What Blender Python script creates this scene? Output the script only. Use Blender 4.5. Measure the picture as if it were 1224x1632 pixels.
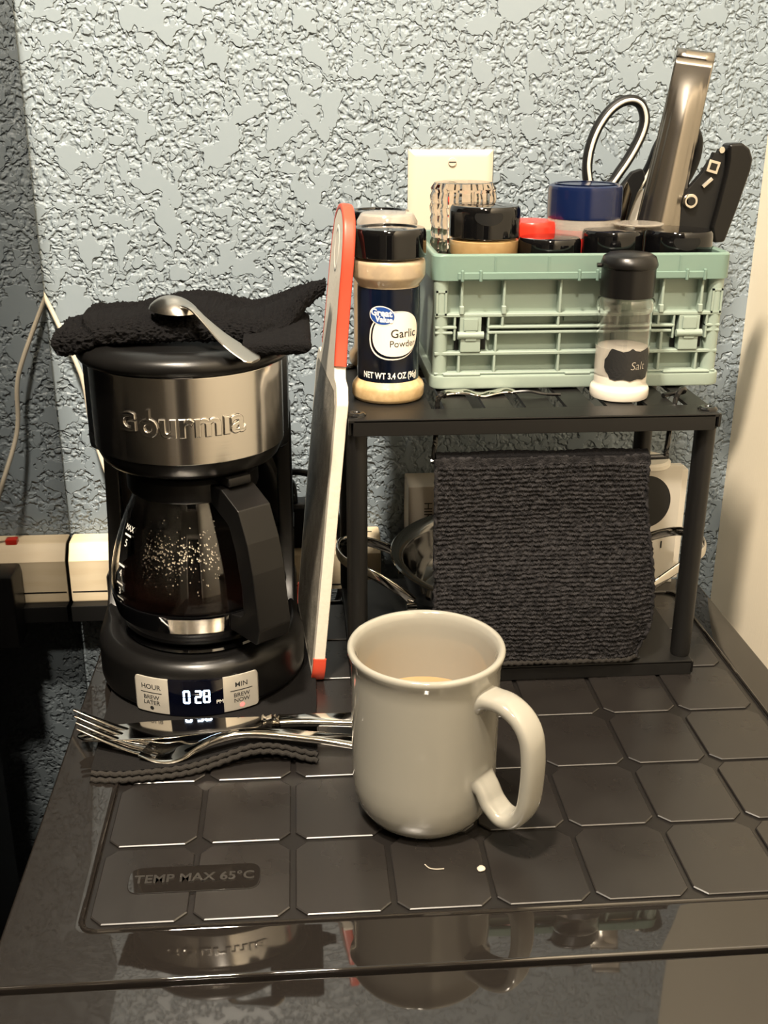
import bpy, bmesh, math, random
from mathutils import Vector, Matrix, noise
random.seed(7)
for o in list(bpy.data.objects): bpy.data.objects.remove(o)
PI = math.pi
S = 0.05                      # one unit of the numbers below is 5 cm
sc = bpy.context.scene
C = sc.collection

# ------------------------------------------------------------------ camera
cam = bpy.data.cameras.new('camera'); cam_o = bpy.data.objects.new('camera', cam); C.objects.link(cam_o)
cam.sensor_fit = 'VERTICAL'; cam.sensor_height = 24.0; cam.lens = 1722.97 / 1632 * 24.0
cam.clip_start = 0.01; cam.clip_end = 50
RT = Vector((0.9970425, -0.0767551, 0.0038529)); UP = Vector((0.0239714, 0.3582369, 0.9333229)); FW = Vector((0.0730176, 0.9304703, -0.3590174))
M = Matrix(((RT.x, UP.x, -FW.x, 1.20997*S), (RT.y, UP.y, -FW.y, -8.43943*S), (RT.z, UP.z, -FW.z, 7.42932*S), (0, 0, 0, 1)))
cam_o.matrix_world = M
sc.camera = cam_o

# ------------------------------------------------------------------ world, lamps, exposure
w = bpy.data.worlds.new('world'); sc.world = w; w.use_nodes = True
w.node_tree.nodes['Background'].inputs[0].default_value = (1.0, 0.86, 0.70, 1)
w.node_tree.nodes['Background'].inputs[1].default_value = 0.05
sc.view_settings.view_transform = 'Standard'; sc.view_settings.look = 'None'
sc.view_settings.gamma = 1.0; sc.view_settings.use_curve_mapping = False
sc.view_settings.exposure = 0.36
LAMPS = [((-2.8, -6.5, 30.6), 50.0), ((0.8, -17.0, 30.6), 22.0)]
LAMP_COL = (1.0, 0.87, 0.70)
for i, (p, e) in enumerate(LAMPS):
    l = bpy.data.lights.new('ceiling_lamp_light', 'AREA'); l.shape = 'DISK'; l.size = 2.4*S; l.energy = e; l.color = LAMP_COL
    lo = bpy.data.objects.new('ceiling_lamp_light', l); C.objects.link(lo); lo.location = (p[0]*S, p[1]*S, p[2]*S)

# ------------------------------------------------------------------ materials
def nd(nt, t, **k):
    n = nt.nodes.new(t)
    for a, b in k.items(): setattr(n, a, b)
    return n
def mat(name, col, rough=0.5, metal=0.0, spec=0.5, coat=0.0, coat_rough=0.05, trans=0.0, ior=1.5, emit=None, emit_s=0.0,
        bump=None, var=None, sheen=0.0, aniso=0.0, sss=0.0, rvar=None):
    m = bpy.data.materials.new(name); m.use_nodes = True; nt = m.node_tree; b = nt.nodes['Principled BSDF']
    b.inputs['Base Color'].default_value = (*col, 1); b.inputs['Roughness'].default_value = rough; b.inputs['Metallic'].default_value = metal
    b.inputs['Specular IOR Level'].default_value = spec; b.inputs['Coat Weight'].default_value = coat; b.inputs['Coat Roughness'].default_value = coat_rough
    b.inputs['Transmission Weight'].default_value = trans; b.inputs['IOR'].default_value = ior; b.inputs['Sheen Weight'].default_value = sheen
    b.inputs['Anisotropic'].default_value = aniso
    if sss: b.inputs['Subsurface Weight'].default_value = sss; b.inputs['Subsurface Radius'].default_value = (.01, .01, .008); b.inputs['Subsurface Scale'].default_value = .5
    if emit: b.inputs['Emission Color'].default_value = (*emit, 1); b.inputs['Emission Strength'].default_value = emit_s
    tc = None
    if bump or var or rvar: tc = nd(nt, 'ShaderNodeTexCoord')
    def noi(scale, detail, stretch=None):
        n = nd(nt, 'ShaderNodeTexNoise'); n.inputs['Scale'].default_value = scale; n.inputs['Detail'].default_value = detail
        if stretch:
            mp = nd(nt, 'ShaderNodeMapping'); mp.inputs['Scale'].default_value = stretch
            nt.links.new(tc.outputs['Object'], mp.inputs[0]); nt.links.new(mp.outputs[0], n.inputs['Vector'])
        else: nt.links.new(tc.outputs['Object'], n.inputs['Vector'])
        return n
    if bump:                      # (scale, detail, strength, distance[, stretch])
        n = noi(bump[0], bump[1], bump[4] if len(bump) > 4 else None)
        bp = nd(nt, 'ShaderNodeBump'); bp.inputs['Strength'].default_value = bump[2]; bp.inputs['Distance'].default_value = bump[3]
        nt.links.new(n.outputs[0], bp.inputs['Height']); nt.links.new(bp.outputs[0], b.inputs['Normal'])
    if var:                       # (scale, detail, colour2[, stretch])
        n = noi(var[0], var[1], var[3] if len(var) > 3 else None)
        r = nd(nt, 'ShaderNodeValToRGB'); r.color_ramp.elements[0].position = .38; r.color_ramp.elements[1].position = .62
        r.color_ramp.elements[0].color = (*col, 1); r.color_ramp.elements[1].color = (*var[2], 1)
        nt.links.new(n.outputs[0], r.inputs[0]); nt.links.new(r.outputs[0], b.inputs['Base Color'])
    if rvar:                      # (scale, low, high)
        n = noi(rvar[0], 4); mr = nd(nt, 'ShaderNodeMapRange'); mr.inputs[1].default_value = .3; mr.inputs[2].default_value = .7
        mr.inputs[3].default_value = rvar[1]; mr.inputs[4].default_value = rvar[2]
        nt.links.new(n.outputs[0], mr.inputs[0]); nt.links.new(mr.outputs[0], b.inputs['Roughness'])
    return m

def wall_material():
    m = bpy.data.materials.new('knockdown_wall_paint'); m.use_nodes = True; nt = m.node_tree; b = nt.nodes['Principled BSDF']
    b.inputs['Base Color'].default_value = (0.245, 0.295, 0.335, 1); b.inputs['Roughness'].default_value = .42; b.inputs['Specular IOR Level'].default_value = .4
    tc = nd(nt, 'ShaderNodeTexCoord')
    # warped coordinates
    nw = nd(nt, 'ShaderNodeTexNoise'); nw.inputs['Scale'].default_value = 45; nw.inputs['Detail'].default_value = 3
    nt.links.new(tc.outputs['Object'], nw.inputs['Vector'])
    mx = nd(nt, 'ShaderNodeMix'); mx.data_type = 'VECTOR'; mx.blend_type = 'MIX' if hasattr(mx, 'blend_type') else 'MIX'
    va = nd(nt, 'ShaderNodeVectorMath', operation='SCALE'); va.inputs['Scale'].default_value = .010
    nt.links.new(nw.outputs['Color'], va.inputs[0])
    vb = nd(nt, 'ShaderNodeVectorMath', operation='ADD'); nt.links.new(tc.outputs['Object'], vb.inputs[0]); nt.links.new(va.outputs[0], vb.inputs[1])
    nt.nodes.remove(mx)
    def noi(scale, det, rough=.5, src=None):
        n = nd(nt, 'ShaderNodeTexNoise'); n.inputs['Scale'].default_value = scale; n.inputs['Detail'].default_value = det; n.inputs['Roughness'].default_value = rough
        nt.links.new((src or vb).outputs[0], n.inputs['Vector']); return n
    def ramp(src, a, c):
        r = nd(nt, 'ShaderNodeMapRange'); r.interpolation_type = 'SMOOTHSTEP'; r.inputs[1].default_value = a; r.inputs[2].default_value = c
        nt.links.new(src, r.inputs[0]); return r
    def math_(op, a, b_, val=None):
        n = nd(nt, 'ShaderNodeMath', operation=op)
        nt.links.new(a, n.inputs[0])
        if val is None: nt.links.new(b_, n.inputs[1])
        else: n.inputs[1].default_value = val
        return n
    big = noi(50, 3, .5); plateau = ramp(big.outputs[0], .545, .585)
    mid = noi(100, 2.0, .5); pl2 = ramp(mid.outputs[0], .505, .565)
    fine = noi(230, 1.2, .4)
    fr_ = nd(nt, 'ShaderNodeMapRange'); fr_.inputs[1].default_value = .38; fr_.inputs[2].default_value = .62; nt.links.new(fine.outputs[0], fr_.inputs[0])
    f2 = math_('MULTIPLY', fr_.outputs[0], None, .62)
    p2 = math_('MULTIPLY', pl2.outputs[0], None, .80)
    low = math_('MAXIMUM', f2.outputs[0], p2.outputs[0])
    hi = math_('MAXIMUM', low.outputs[0], plateau.outputs[0])
    bp = nd(nt, 'ShaderNodeBump'); bp.inputs['Strength'].default_value = 1.0; bp.inputs['Distance'].default_value = .0024
    nt.links.new(hi.outputs[0], bp.inputs['Height']); nt.links.new(bp.outputs[0], b.inputs['Normal'])
    return m

MT = {}
MT['wall'] = wall_material()
MT['cream_wall'] = mat('cream_wall_paper', (.92, .82, .645), .6, bump=(900, 2, .25, .0006, (1, 1, .06)))
MT['plain_wall'] = mat('grey_wall_paint', (.26, .24, .21), .7)
MT['ceiling'] = mat('grey_ceiling_paint', (.42, .40, .36), .8)
MT['floor'] = mat('dark_floor', (.06, .045, .035), .5, var=(8, 3, (.10, .07, .05)))
MT['dark_opening'] = mat('dark_doorway', (.01, .009, .008), .8)
MT['trim'] = mat('white_trim_paint', (.80, .75, .66), .4)
MT['fridge_mirror'] = mat('gloss_black_panel', (.002, .002, .0025), .03, ior=1.42)
MT['fridge_side'] = mat('black_appliance_enamel', (.006, .006, .006), .35)
MT['tile'] = mat('satin_black_plastic', (.011, .0095, .0087), .30, spec=.75, rvar=(22, .24, .36))
MT['gloss'] = mat('gloss_black_plastic', (.010, .0085, .0075), .03, ior=1.72, bump=(40, 1.5, .05, .0004))
MT['plaque_letter'] = mat('raised_black_lettering', (.022, .020, .018), .3)  # slightly lighter than the plaque so the letters read
MT['groove'] = mat('black_groove_plastic', (.008, .007, .0065), .3)
MT['black_plastic'] = mat('black_satin_plastic', (.0045, .0043, .0042), .30, spec=.33, bump=(1800, 2, .12, .0002))
MT['black_gloss'] = mat('black_gloss_plastic', (.0025, .0025, .0028), .05, spec=.5)
MT['black_matte'] = mat('black_matte_plastic', (.006, .006, .006), .5, spec=.3)
MT['steel'] = mat('brushed_steel', (.60, .58, .55), .17, 1.0, bump=(500, 2, .08, .0002, (.02, .02, 1)))
MT['chrome'] = mat('polished_steel', (.72, .69, .64), .07, 1.0)
MT['worn_steel'] = mat('worn_steel', (.50, .47, .42), .26, 1.0, bump=(300, 3, .1, .0003))
MT['tongs'] = mat('brushed_tongs_steel', (.30, .275, .24), .24, 1.0)
MT['pan'] = mat('dark_polished_pan', (.28, .28, .28), .10, 1.0)
MT['rack'] = mat('black_powder_coat', (.006, .0057, .0054), .42, spec=.35, bump=(2500, 2, .15, .0002))
MT['wire'] = mat('black_wire', (.006, .006, .006), .2)
MT['ceramic'] = mat('cream_ceramic_glaze', (.25, .24, .205), .10, spec=.5, coat=.4, coat_rough=.03)
MT['coffee'] = mat('milk_coffee', (.32, .20, .10), .05)
MT['black_coffee'] = mat('black_coffee', (.006, .003, .002), .05)
MT['glass'] = mat('clear_glass', (1, 1, 1), .0, trans=1.0, ior=1.46)
MT['cloud_glass'] = mat('cloudy_plastic', (.80, .74, .66), .12, trans=.75, ior=1.4)
MT['cut_glass'] = mat('cut_glass', (.66, .60, .55), .04, trans=1.0, ior=1.4)
MT['drops'] = mat('condensation_drops', (.9, .9, .88), .02, trans=.6, ior=1.33)
MT['white_print'] = mat('white_print', (.80, .78, .72), .5)
MT['black_print'] = mat('black_print', (.012, .012, .012), .5)
MT['white_plastic'] = mat('white_plastic', (.72, .68, .60), .35)
MT['plate'] = mat('ivory_plate', (.62, .55, .44), .3)
MT['sage'] = mat('sage_plastic', (.255, .315, .27), .42)
MT['sage_rim'] = mat('translucent_sage_plastic', (.225, .335, .285), .30, trans=.35, ior=1.3)
MT['navy_label'] = mat('navy_label', (.0015, .0022, .005), .2, var=(30, 3, (.002, .006, .020)), spec=.35)
MT['label_white'] = mat('label_off_white', (.80, .73, .64), .35)
MT['label_blue'] = mat('label_blue', (.015, .06, .26), .35)
MT['garlic'] = mat('garlic_powder_in_clear_plastic', (.56, .40, .21), .5, coat=.8, coat_rough=.06, var=(260, 3, (.48, .33, .16)))
MT['garlic_neck'] = mat('dusty_clear_plastic', (.36, .28, .19), .3, coat=.8, coat_rough=.06, var=(120, 3, (.44, .34, .22)))
MT['salt'] = mat('white_salt', (.66, .61, .53), .6, coat=.5, coat_rough=.05)
MT['spice_brown'] = mat('brown_spice_in_plastic', (.36, .22, .09), .4, coat=.8, var=(90, 3, (.42, .27, .12)))
MT['spice_red'] = mat('red_spice_in_plastic', (.45, .02, .015), .4, coat=.8)
MT['red'] = mat('red_rubber', (.52, .055, .025), .45)
MT['red_lid'] = mat('red_lid', (.65, .03, .015), .25)
MT['blue_lid'] = mat('blue_lid', (.004, .010, .045), .2)
MT['paper'] = mat('white_paper_liner', (.80, .76, .68), .5)
MT['board'] = mat('white_cutting_board', (.66, .61, .52), .45, bump=(320, 4, .35, .0006))
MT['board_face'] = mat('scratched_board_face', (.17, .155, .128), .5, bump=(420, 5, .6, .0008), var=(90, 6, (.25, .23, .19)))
MT['terry'] = mat('black_terry_cloth', (.0065, .0063, .0068), .95, spec=.06, bump=(900, 3, .9, .0012))
MT['micro'] = mat('charcoal_microfibre', (.0115, .011, .0118), .95, spec=.1, bump=(1500, 2, .9, .0009), var=(300, 4, (.029, .0275, .029)))
MT['hem'] = mat('grey_hem_thread', (.022, .020, .018), .9, spec=.1, bump=(1400, 2, .8, .0006))
MT['mat_cloth'] = mat('dark_grey_cloth', (.008, .0076, .0076), .95, spec=.1, bump=(1600, 2, .9, .0006))
MT['strip'] = mat('beige_strip_plastic', (.78, .64, .43), .45, var=(14, 4, (.84, .71, .50), (1, 6, 8)))
MT['cable'] = mat('white_cable', (.62, .56, .45), .4)
MT['box_beige'] = mat('beige_carton', (.38, .34, .28), .6)
MT['box_white'] = mat('white_carton', (.78, .74, .66), .45)
MT['led_red'] = mat('red_led', (.3, .01, .01), .4, emit=(1, .05, .04), emit_s=6)
MT['digits'] = mat('lit_digits', (.1, .15, .3), .4, emit=(.62, .78, 1.0), emit_s=5)
MT['display_pane'] = mat('display_window', (.0012, .0016, .005), .05)  # dark bluish pane behind the digits
MT['button'] = mat('silver_button', (.50, .47, .41), .30, .35)
MT['lamp'] = mat('lamp_diffuser', (.9, .85, .75), .4, emit=LAMP_COL, emit_s=4)

# ------------------------------------------------------------------ mesh helpers
ORG = {}
def rpoly(pts, r, n=5):
    """polygon with rounded corners; r a number or list"""
    out = []; N = len(pts)
    for i in range(N):
        p = Vector(pts[i]); a = Vector(pts[i-1]); b = Vector(pts[(i+1) % N]); rr = r[i] if isinstance(r, (list, tuple)) else r
        if rr <= 0: out.append(tuple(p)); continue
        da = (a-p).normalized(); db = (b-p).normalized(); ang = da.angle(db); d = min(rr/math.tan(ang/2), (a-p).length*.49, (b-p).length*.49)
        pa = p+da*d; pb = p+db*d
        for k in range(n+1):
            t = k/n; q = pa*(1-t)**2 + p*2*t*(1-t) + pb*t*t; out.append(tuple(q))
    return out
class MB:
    def __init__(s): s.v = []; s.f = []
    def add(s, v, f):
        k = len(s.v); s.v += [tuple(x) for x in v]; s.f += [tuple(i+k for i in q) for q in f]; return s
    def frombm(s, bm):
        bm.verts.index_update(); s.add([v.co.copy() for v in bm.verts], [[v.index for v in f.verts] for f in bm.faces]); bm.free(); return s
    def box(s, a, b, bev=0, seg=2):
        bm = bmesh.new(); bmesh.ops.create_cube(bm, size=1)
        for v in bm.verts: v.co = Vector(((a[i]+b[i])/2 + v.co[i]*(b[i]-a[i]) for i in range(3)))
        if bev: bmesh.ops.bevel(bm, geom=bm.edges[:], offset=bev, segments=seg, profile=.5, affect='EDGES', clamp_overlap=True)
        return s.frombm(bm)
    def prism(s, poly, a, b, axis='z', bev=0, seg=2, mapf=None):
        """extrude a 2-D outline from a to b along axis ('x': poly=(y,z); 'y': poly=(x,z); 'z': poly=(x,y))"""
        def P(q, h):
            if mapf: return Vector(mapf(q[0], q[1], h))
            return Vector((h, q[0], q[1])) if axis == 'x' else Vector((q[0], h, q[1])) if axis == 'y' else Vector((q[0], q[1], h))
        bm = bmesh.new(); n = len(poly)
        lo = [bm.verts.new(P(q, a)) for q in poly]; hi = [bm.verts.new(P(q, b)) for q in poly]
        f1 = bm.faces.new(lo[::-1]); f2 = bm.faces.new(hi)
        for i in range(n): bm.faces.new((lo[i], lo[(i+1) % n], hi[(i+1) % n], hi[i]))
        bmesh.ops.recalc_face_normals(bm, faces=bm.faces[:])
        if bev:
            e = list(set(list(f1.edges)+list(f2.edges))); bmesh.ops.bevel(bm, geom=e, offset=bev, segments=seg, profile=.5, affect='EDGES', clamp_overlap=True)
        return s.frombm(bm)
    def lathe(s, prof, c=(0, 0), seg=48, a0=0, a1=2*PI, cap=True):
        full = abs(a1-a0-2*PI) < 1e-6; n = seg if full else seg+1; v = []; f = []
        for r, z in prof:
            for k in range(n):
                t = a0+(a1-a0)*k/seg; v.append((c[0]+max(r, 1e-4)*math.sin(t), c[1]-max(r, 1e-4)*math.cos(t), z))
        for i in range(len(prof)-1):
            for k in range(seg):
                k2 = (k+1) % n; f.append((i*n+k, i*n+k2, (i+1)*n+k2, (i+1)*n+k))
        return s.add(v, f)
    def tube(s, path, r, seg=8, closed=False, flat=1.0, ref=None):
        path = [Vector(p) for p in path]; n = len(path); v = []; f = []
        up = Vector(ref) if ref else Vector((.13, .21, .97)); 
        for i, p in enumerate(path):
            a = path[i-1] if (i or closed) else p; b = path[(i+1) % n] if (i < n-1 or closed) else p
            t = (b-a).normalized(); x = t.cross(up)
            if x.length < 1e-3: x = t.cross(Vector((1, 0, 0)))
            x.normalize(); y = x.cross(t); rr = r[i] if isinstance(r, (list, tuple)) else r
            for k in range(seg):
                q = 2*PI*k/seg; v.append(p + x*math.cos(q)*rr + y*math.sin(q)*rr*flat)
        for i in range(n if closed else n-1):
            j = (i+1) % n
            for k in range(seg): f.append((i*seg+k, i*seg+(k+1) % seg, j*seg+(k+1) % seg, j*seg+k))
        if not closed: f += [tuple(range(seg))[::-1], tuple((n-1)*seg+k for k in range(seg))]
        return s.add(v, f)
    def strip(s, path, wid, thk, side, seg=12, p=2.0):
        """flattened bar along path: half widths, half thicknesses, side vector"""
        path = [Vector(q) for q in path]; n = len(path); v = []; f = []
        for i, q in enumerate(path):
            t = (path[min(i+1, n-1)]-path[max(i-1, 0)]).normalized(); sd = Vector(side[i]) if isinstance(side, list) else Vector(side)
            sd = (sd - t*sd.dot(t)).normalized(); nn = sd.cross(t); ww = wid[i] if isinstance(wid, (list, tuple)) else wid; tt = thk[i] if isinstance(thk, (list, tuple)) else thk
            for k in range(seg):
                a = 2*PI*k/seg; c_, s_ = math.cos(a), math.sin(a)
                v.append(q + sd*ww*math.copysign(abs(c_)**(2/p), c_) + nn*tt*math.copysign(abs(s_)**(2/p), s_))
        for i in range(n-1):
            for k in range(seg): f.append((i*seg+k, i*seg+(k+1) % seg, (i+1)*seg+(k+1) % seg, (i+1)*seg+k))
        f += [tuple(range(seg))[::-1], tuple((n-1)*seg+k for k in range(seg))]
        return s.add(v, f)
    def grid(s, fn, nu, nv, cu=False, cv=False):
        v = [fn(i/(nu if cu else nu-1), j/(nv if cv else nv-1)) for j in range(nv) for i in range(nu)]; f = []
        for j in range(nv if cv else nv-1):
            for i in range(nu if cu else nu-1):
                i2 = (i+1) % nu; j2 = (j+1) % nv; f.append((j*nu+i, j*nu+i2, j2*nu+i2, j2*nu+i))
        return s.add(v, f)
    def map(s, fn): s.v = [tuple(fn(Vector(q))) for q in s.v]; return s
    def build(s, name, m, parent=None, smooth=35, loc=None, recalc=True):
        me = bpy.data.meshes.new(name)
        if parent is not None: org = ORG[parent.name]
        else:
            if loc is None:
                xs = [q[0] for q in s.v]; ys = [q[1] for q in s.v]; zs = [q[2] for q in s.v]; loc = ((min(xs)+max(xs))/2, (min(ys)+max(ys))/2, min(zs))
            org = Vector(loc)
        me.from_pydata([((q[0]-org[0])*S, (q[1]-org[1])*S, (q[2]-org[2])*S) for q in s.v], [], s.f)
        if recalc:
            bm = bmesh.new(); bm.from_mesh(me); bmesh.ops.remove_doubles(bm, verts=bm.verts[:], dist=1e-7); bmesh.ops.recalc_face_normals(bm, faces=bm.faces[:]); bm.to_mesh(me); bm.free()
        me.update()
        if smooth:
            me.shade_smooth(); me.set_sharp_from_angle(angle=math.radians(smooth))
        me.materials.append(MT[m] if isinstance(m, str) else m)
        o = bpy.data.objects.new(name, me); C.objects.link(o)
        if parent is None: o.location = Vector(org)*S
        else: o.parent = parent
        if 0 < smooth <= 50:
            md = o.modifiers.new('weighted_normals', 'WEIGHTED_NORMAL'); md.keep_sharp = True
        ORG[o.name] = Vector(org)
        return o
def tag(o, label, cat, group=None):
    o['label'] = label; o['category'] = cat
    if group: o['group'] = group
    return o
def thing(name, loc, label, cat, group=None):
    o = bpy.data.objects.new(name, None); C.objects.link(o); o.location = Vector(loc)*S; o.empty_display_size = .02; ORG[o.name] = Vector(loc)
    return tag(o, label, cat, group)
def struct(o): o['kind'] = 'structure'; return o
def text2d(body, size, bold=0.0, extrude=0.0, align='CENTER', spacing=1.0, bevel=0.0):
    cu = bpy.data.curves.new('t', 'FONT'); cu.body = body; cu.size = size; cu.align_x = align; cu.align_y = 'CENTER'; cu.offset = bold; cu.extrude = extrude
    cu.space_character = spacing; cu.bevel_depth = bevel; cu.resolution_u = 4
    o = bpy.data.objects.new('t', cu); C.objects.link(o); dg = bpy.context.evaluated_depsgraph_get(); dg.update()
    me = o.evaluated_get(dg).to_mesh(); v = [tuple(q.co) for q in me.vertices]; f = [tuple(p.vertices) for p in me.polygons]
    o.evaluated_get(dg).to_mesh_clear(); bpy.data.objects.remove(o); bpy.data.curves.remove(cu)
    return v, f
def text_on(mb, body, size, mapf, bold=0.0, extrude=0.0, align='CENTER', spacing=1.0, sx=1.0, bevel=0.0):
    v, f = text2d(body, size, bold, extrude, align, spacing, bevel)
    mb.add([mapf(q[0]*sx, q[1], q[2]) for q in v], f); return mb
def cyl(c, R, ang0, z0):
    """map (x, y, depth) on the outside of a vertical cylinder"""
    def fn(x, y, h=0):
        t = ang0 + x/R; return (c[0]+(R+h)*math.sin(t), c[1]-(R+h)*math.cos(t), z0+y)
    return fn
def ell_patch(mb, mapf, a, b, n=40, m=5, h=0, pw=2.0):
    v = [mapf(0, 0, h)]; f = []
    for j in range(1, m+1):
        for k in range(n):
            t = 2*PI*k/n; c_, s_ = math.cos(t), math.sin(t)
            v.append(mapf(a*j/m*math.copysign(abs(c_)**(2/pw), c_), b*j/m*math.copysign(abs(s_)**(2/pw), s_), h))
    for k in range(n): f.append((0, 1+k, 1+(k+1) % n))
    for j in range(m-1):
        for k in range(n): f.append((1+j*n+k, 1+(j+1)*n+k, 1+(j+1)*n+(k+1) % n, 1+j*n+(k+1) % n))
    return mb.add(v, f)
def smooth_path(pts, n=6, closed=False):
    P = [Vector(p) for p in pts]; N = len(P); out = []
    for i in range(N if closed else N-1):
        p0 = P[(i-1) % N] if (closed or i > 0) else P[0]; p1 = P[i]; p2 = P[(i+1) % N]; p3 = P[(i+2) % N] if (closed or i+2 < N) else P[-1]
        for k in range(n):
            t = k/n; out.append(.5*((2*p1)+(p2-p0)*t+(2*p0-5*p1+4*p2-p3)*t*t+(3*p1-p0-3*p2+p3)*t**3))
    if not closed: out.append(P[-1])
    return out
def sm(a, b, x): t = max(0, min(1, (x-a)/(b-a))); return t*t*(3-2*t)
def nz(x, y, z=0.0): return noise.noise(Vector((x, y, z)))

# ------------------------------------------------------------------ the room
XL, XR, YW, ZF, ZC, YB, XLW = -2.81, 8.68, 9.2, -17.0, 31.0, -50.0, -44.0
o = MB().box((XLW, YW, ZF), (XR+.5, YW+.6, ZC)).build('wall_back', 'wall', smooth=0); struct(o)
o = MB().box((XR, YB, ZF), (XR+.5, YW, ZC)).build('wall_right', 'cream_wall', smooth=0); struct(o)
o = MB().box((XLW-.5, YB, ZF), (XLW, YW+.6, ZC)).build('wall_left', 'plain_wall', smooth=0); struct(o)
mb = MB()
mb.box((XLW-.5, YB-.5, ZF), (-9, YB, ZC)); mb.box((7, YB-.5, ZF), (XR+.5, YB, ZC)); mb.box((-9, YB-.5, 23), (7, YB, ZC))
o = mb.build('wall_front', 'plain_wall', smooth=0); struct(o)
o = MB().box((XLW-.5, YB-.5, ZF-.3), (XR+.5, YW+.6, ZF)).build('floor', 'floor', smooth=0); struct(o)
o = MB().box((XLW-.5, YB-.5, ZC), (XR+.5, YW+.6, ZC+.3)).build('ceiling', 'ceiling', smooth=0); struct(o)
o = MB().box((-9, YB-.45, ZF), (7, YB-.25, 23)).build('doorway_sheet', 'dark_opening', smooth=0); struct(o)  # black sheet in an unseen doorway, added for bands in the steel's reflections
mb = MB(); mb.box((-10.4, YB, ZF), (-9, YB+.3, 24.4)); mb.box((7, YB, ZF), (8.4, YB+.3, 24.4)); mb.box((-9, YB, 23), (7, YB+.3, 24.4))
o = mb.build('trim_1', 'trim', smooth=0); struct(o)  # unseen door frame, added for the same reflected bands
for i, (p, e) in enumerate(LAMPS):
    t = thing('ceiling_light', (p[0], p[1], ZC-.5), ['round recessed ceiling light above and left of the coffee mug', 'round recessed ceiling light above and right of the coffee mug'][i], 'ceiling light', 'ceiling lights')
    MB().lathe([(1.5, ZC-.02), (1.9, ZC-.02), (1.95, ZC-.2), (1.6, ZC-.3), (1.5, ZC-.02)], p[:2], 40).build('trim_ring', 'trim', t)
    MB().lathe([(0, ZC-.04), (1.5, ZC-.04), (1.5, ZC-.02), (0, ZC-.02)], p[:2], 40).build('diffuser', 'lamp', t)

# ------------------------------------------------------------------ tall appliance on the left
t = thing('refrigerator', (-9, 2.6, ZF), 'tall black appliance with mirror-dark side panel along the left edge', 'refrigerator')
MB().box((-15.5, -2.4, ZF), (XL-.06, YW-.12, 9.4), .1).build('body', 'fridge_side', t)
MB().box((XL-.06, -2.3, ZF+.3), (XL, YW-.14, 9.3)).build('side_panel', 'fridge_mirror', t, smooth=0)
MB().box((-15.4, -3.6, ZF+.8), (-2.95, -2.45, 9.3), .15).build('door', 'fridge_side', t)

# ------------------------------------------------------------------ mini fridge (the worktop everything stands on)
FX0, FX1, FY0, FY1 = -1.76, 7.61, -.74, 7.45
t = thing('mini_fridge', ((FX0+FX1)/2, (FY0+FY1)/2, ZF), 'black mini fridge whose tiled plastic top carries everything', 'fridge')
mf = t
MB().box((FX0+.06, FY0+.05, ZF+.6), (FX1-.06, FY1-.1, -.22), .05).build('body', 'black_matte', t)
for x in (FX0+.6, FX1-.6):
    for y in (FY0+.6, FY1-.7): MB().lathe([(0, ZF), (.35, ZF), (.35, ZF+.6), (0, ZF+.6)], (x, y), 16).build('foot', 'black_matte', t)
top = MB().box((FX0+.02, FY0+.02, -.22), (FX1-.02, FY1-.02, -.028), .02).build('top_panel', 'groove', t)
# smooth outer frame with a rounded rectangular opening
IX0, IX1, IY0, IY1 = -1.0, 7.08, -.05, 6.93
outer = rpoly([(FX0, FY0), (FX1, FY0), (FX1, FY1), (FX0, FY1)], .1, 6); inner = rpoly([(IX0, IY0), (IX1, IY0), (IX1, IY1), (IX0, IY1)], .16, 6)
def ring_mesh(outer, inner, z0, z1, bev, fil=1.0):
    n = len(outer); m = MB(); L = []
    def ins(poly, d):
        cx = sum(p[0] for p in poly)/len(poly); cy = sum(p[1] for p in poly)/len(poly)
        return [(p[0]+(d if p[0] < cx else -d), p[1]+(d if p[1] < cy else -d)) for p in poly]
    rings = [(outer, z0), (outer, z1-bev), (ins(outer, bev*.4), z1-bev*.3), (ins(outer, bev), z1), (ins(inner, -bev*fil), z1), (inner, z1-bev*.6), (inner, z0)]
    v = [(p[0], p[1], z) for r, z in rings for p in r]; f = []
    for i in range(len(rings)-1):
        for k in range(n): f.append((i*n+k, i*n+(k+1) % n, (i+1)*n+(k+1) % n, (i+1)*n+k))
    for k in range(n): f.append((6*n+k, 6*n+(k+1) % n, (k+1) % n, k))
    return m.add(v, f)
ring_mesh(outer, inner, -.2, 0.0, .03, 3.0).build('top_border', 'gloss', t)
bead = rpoly([(IX0-.03, IY0-.03), (IX1+.03, IY0-.03), (IX1+.03, IY1+.03), (IX0-.03, IY1+.03)], .18, 6)
MB().tube([(p[0], p[1], -.004) for p in bead], .022, 8, True, ref=(0, 0, 1)).build('border_bead', 'gloss', t)
COLX = [-.955, 0, 1, 2, 3, 4, 5, 6, 7.03]; ROWY = [0, 1.131, 2.263, 3.394, 4.526, 5.657, 6.87]
tile_me = {}
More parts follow.
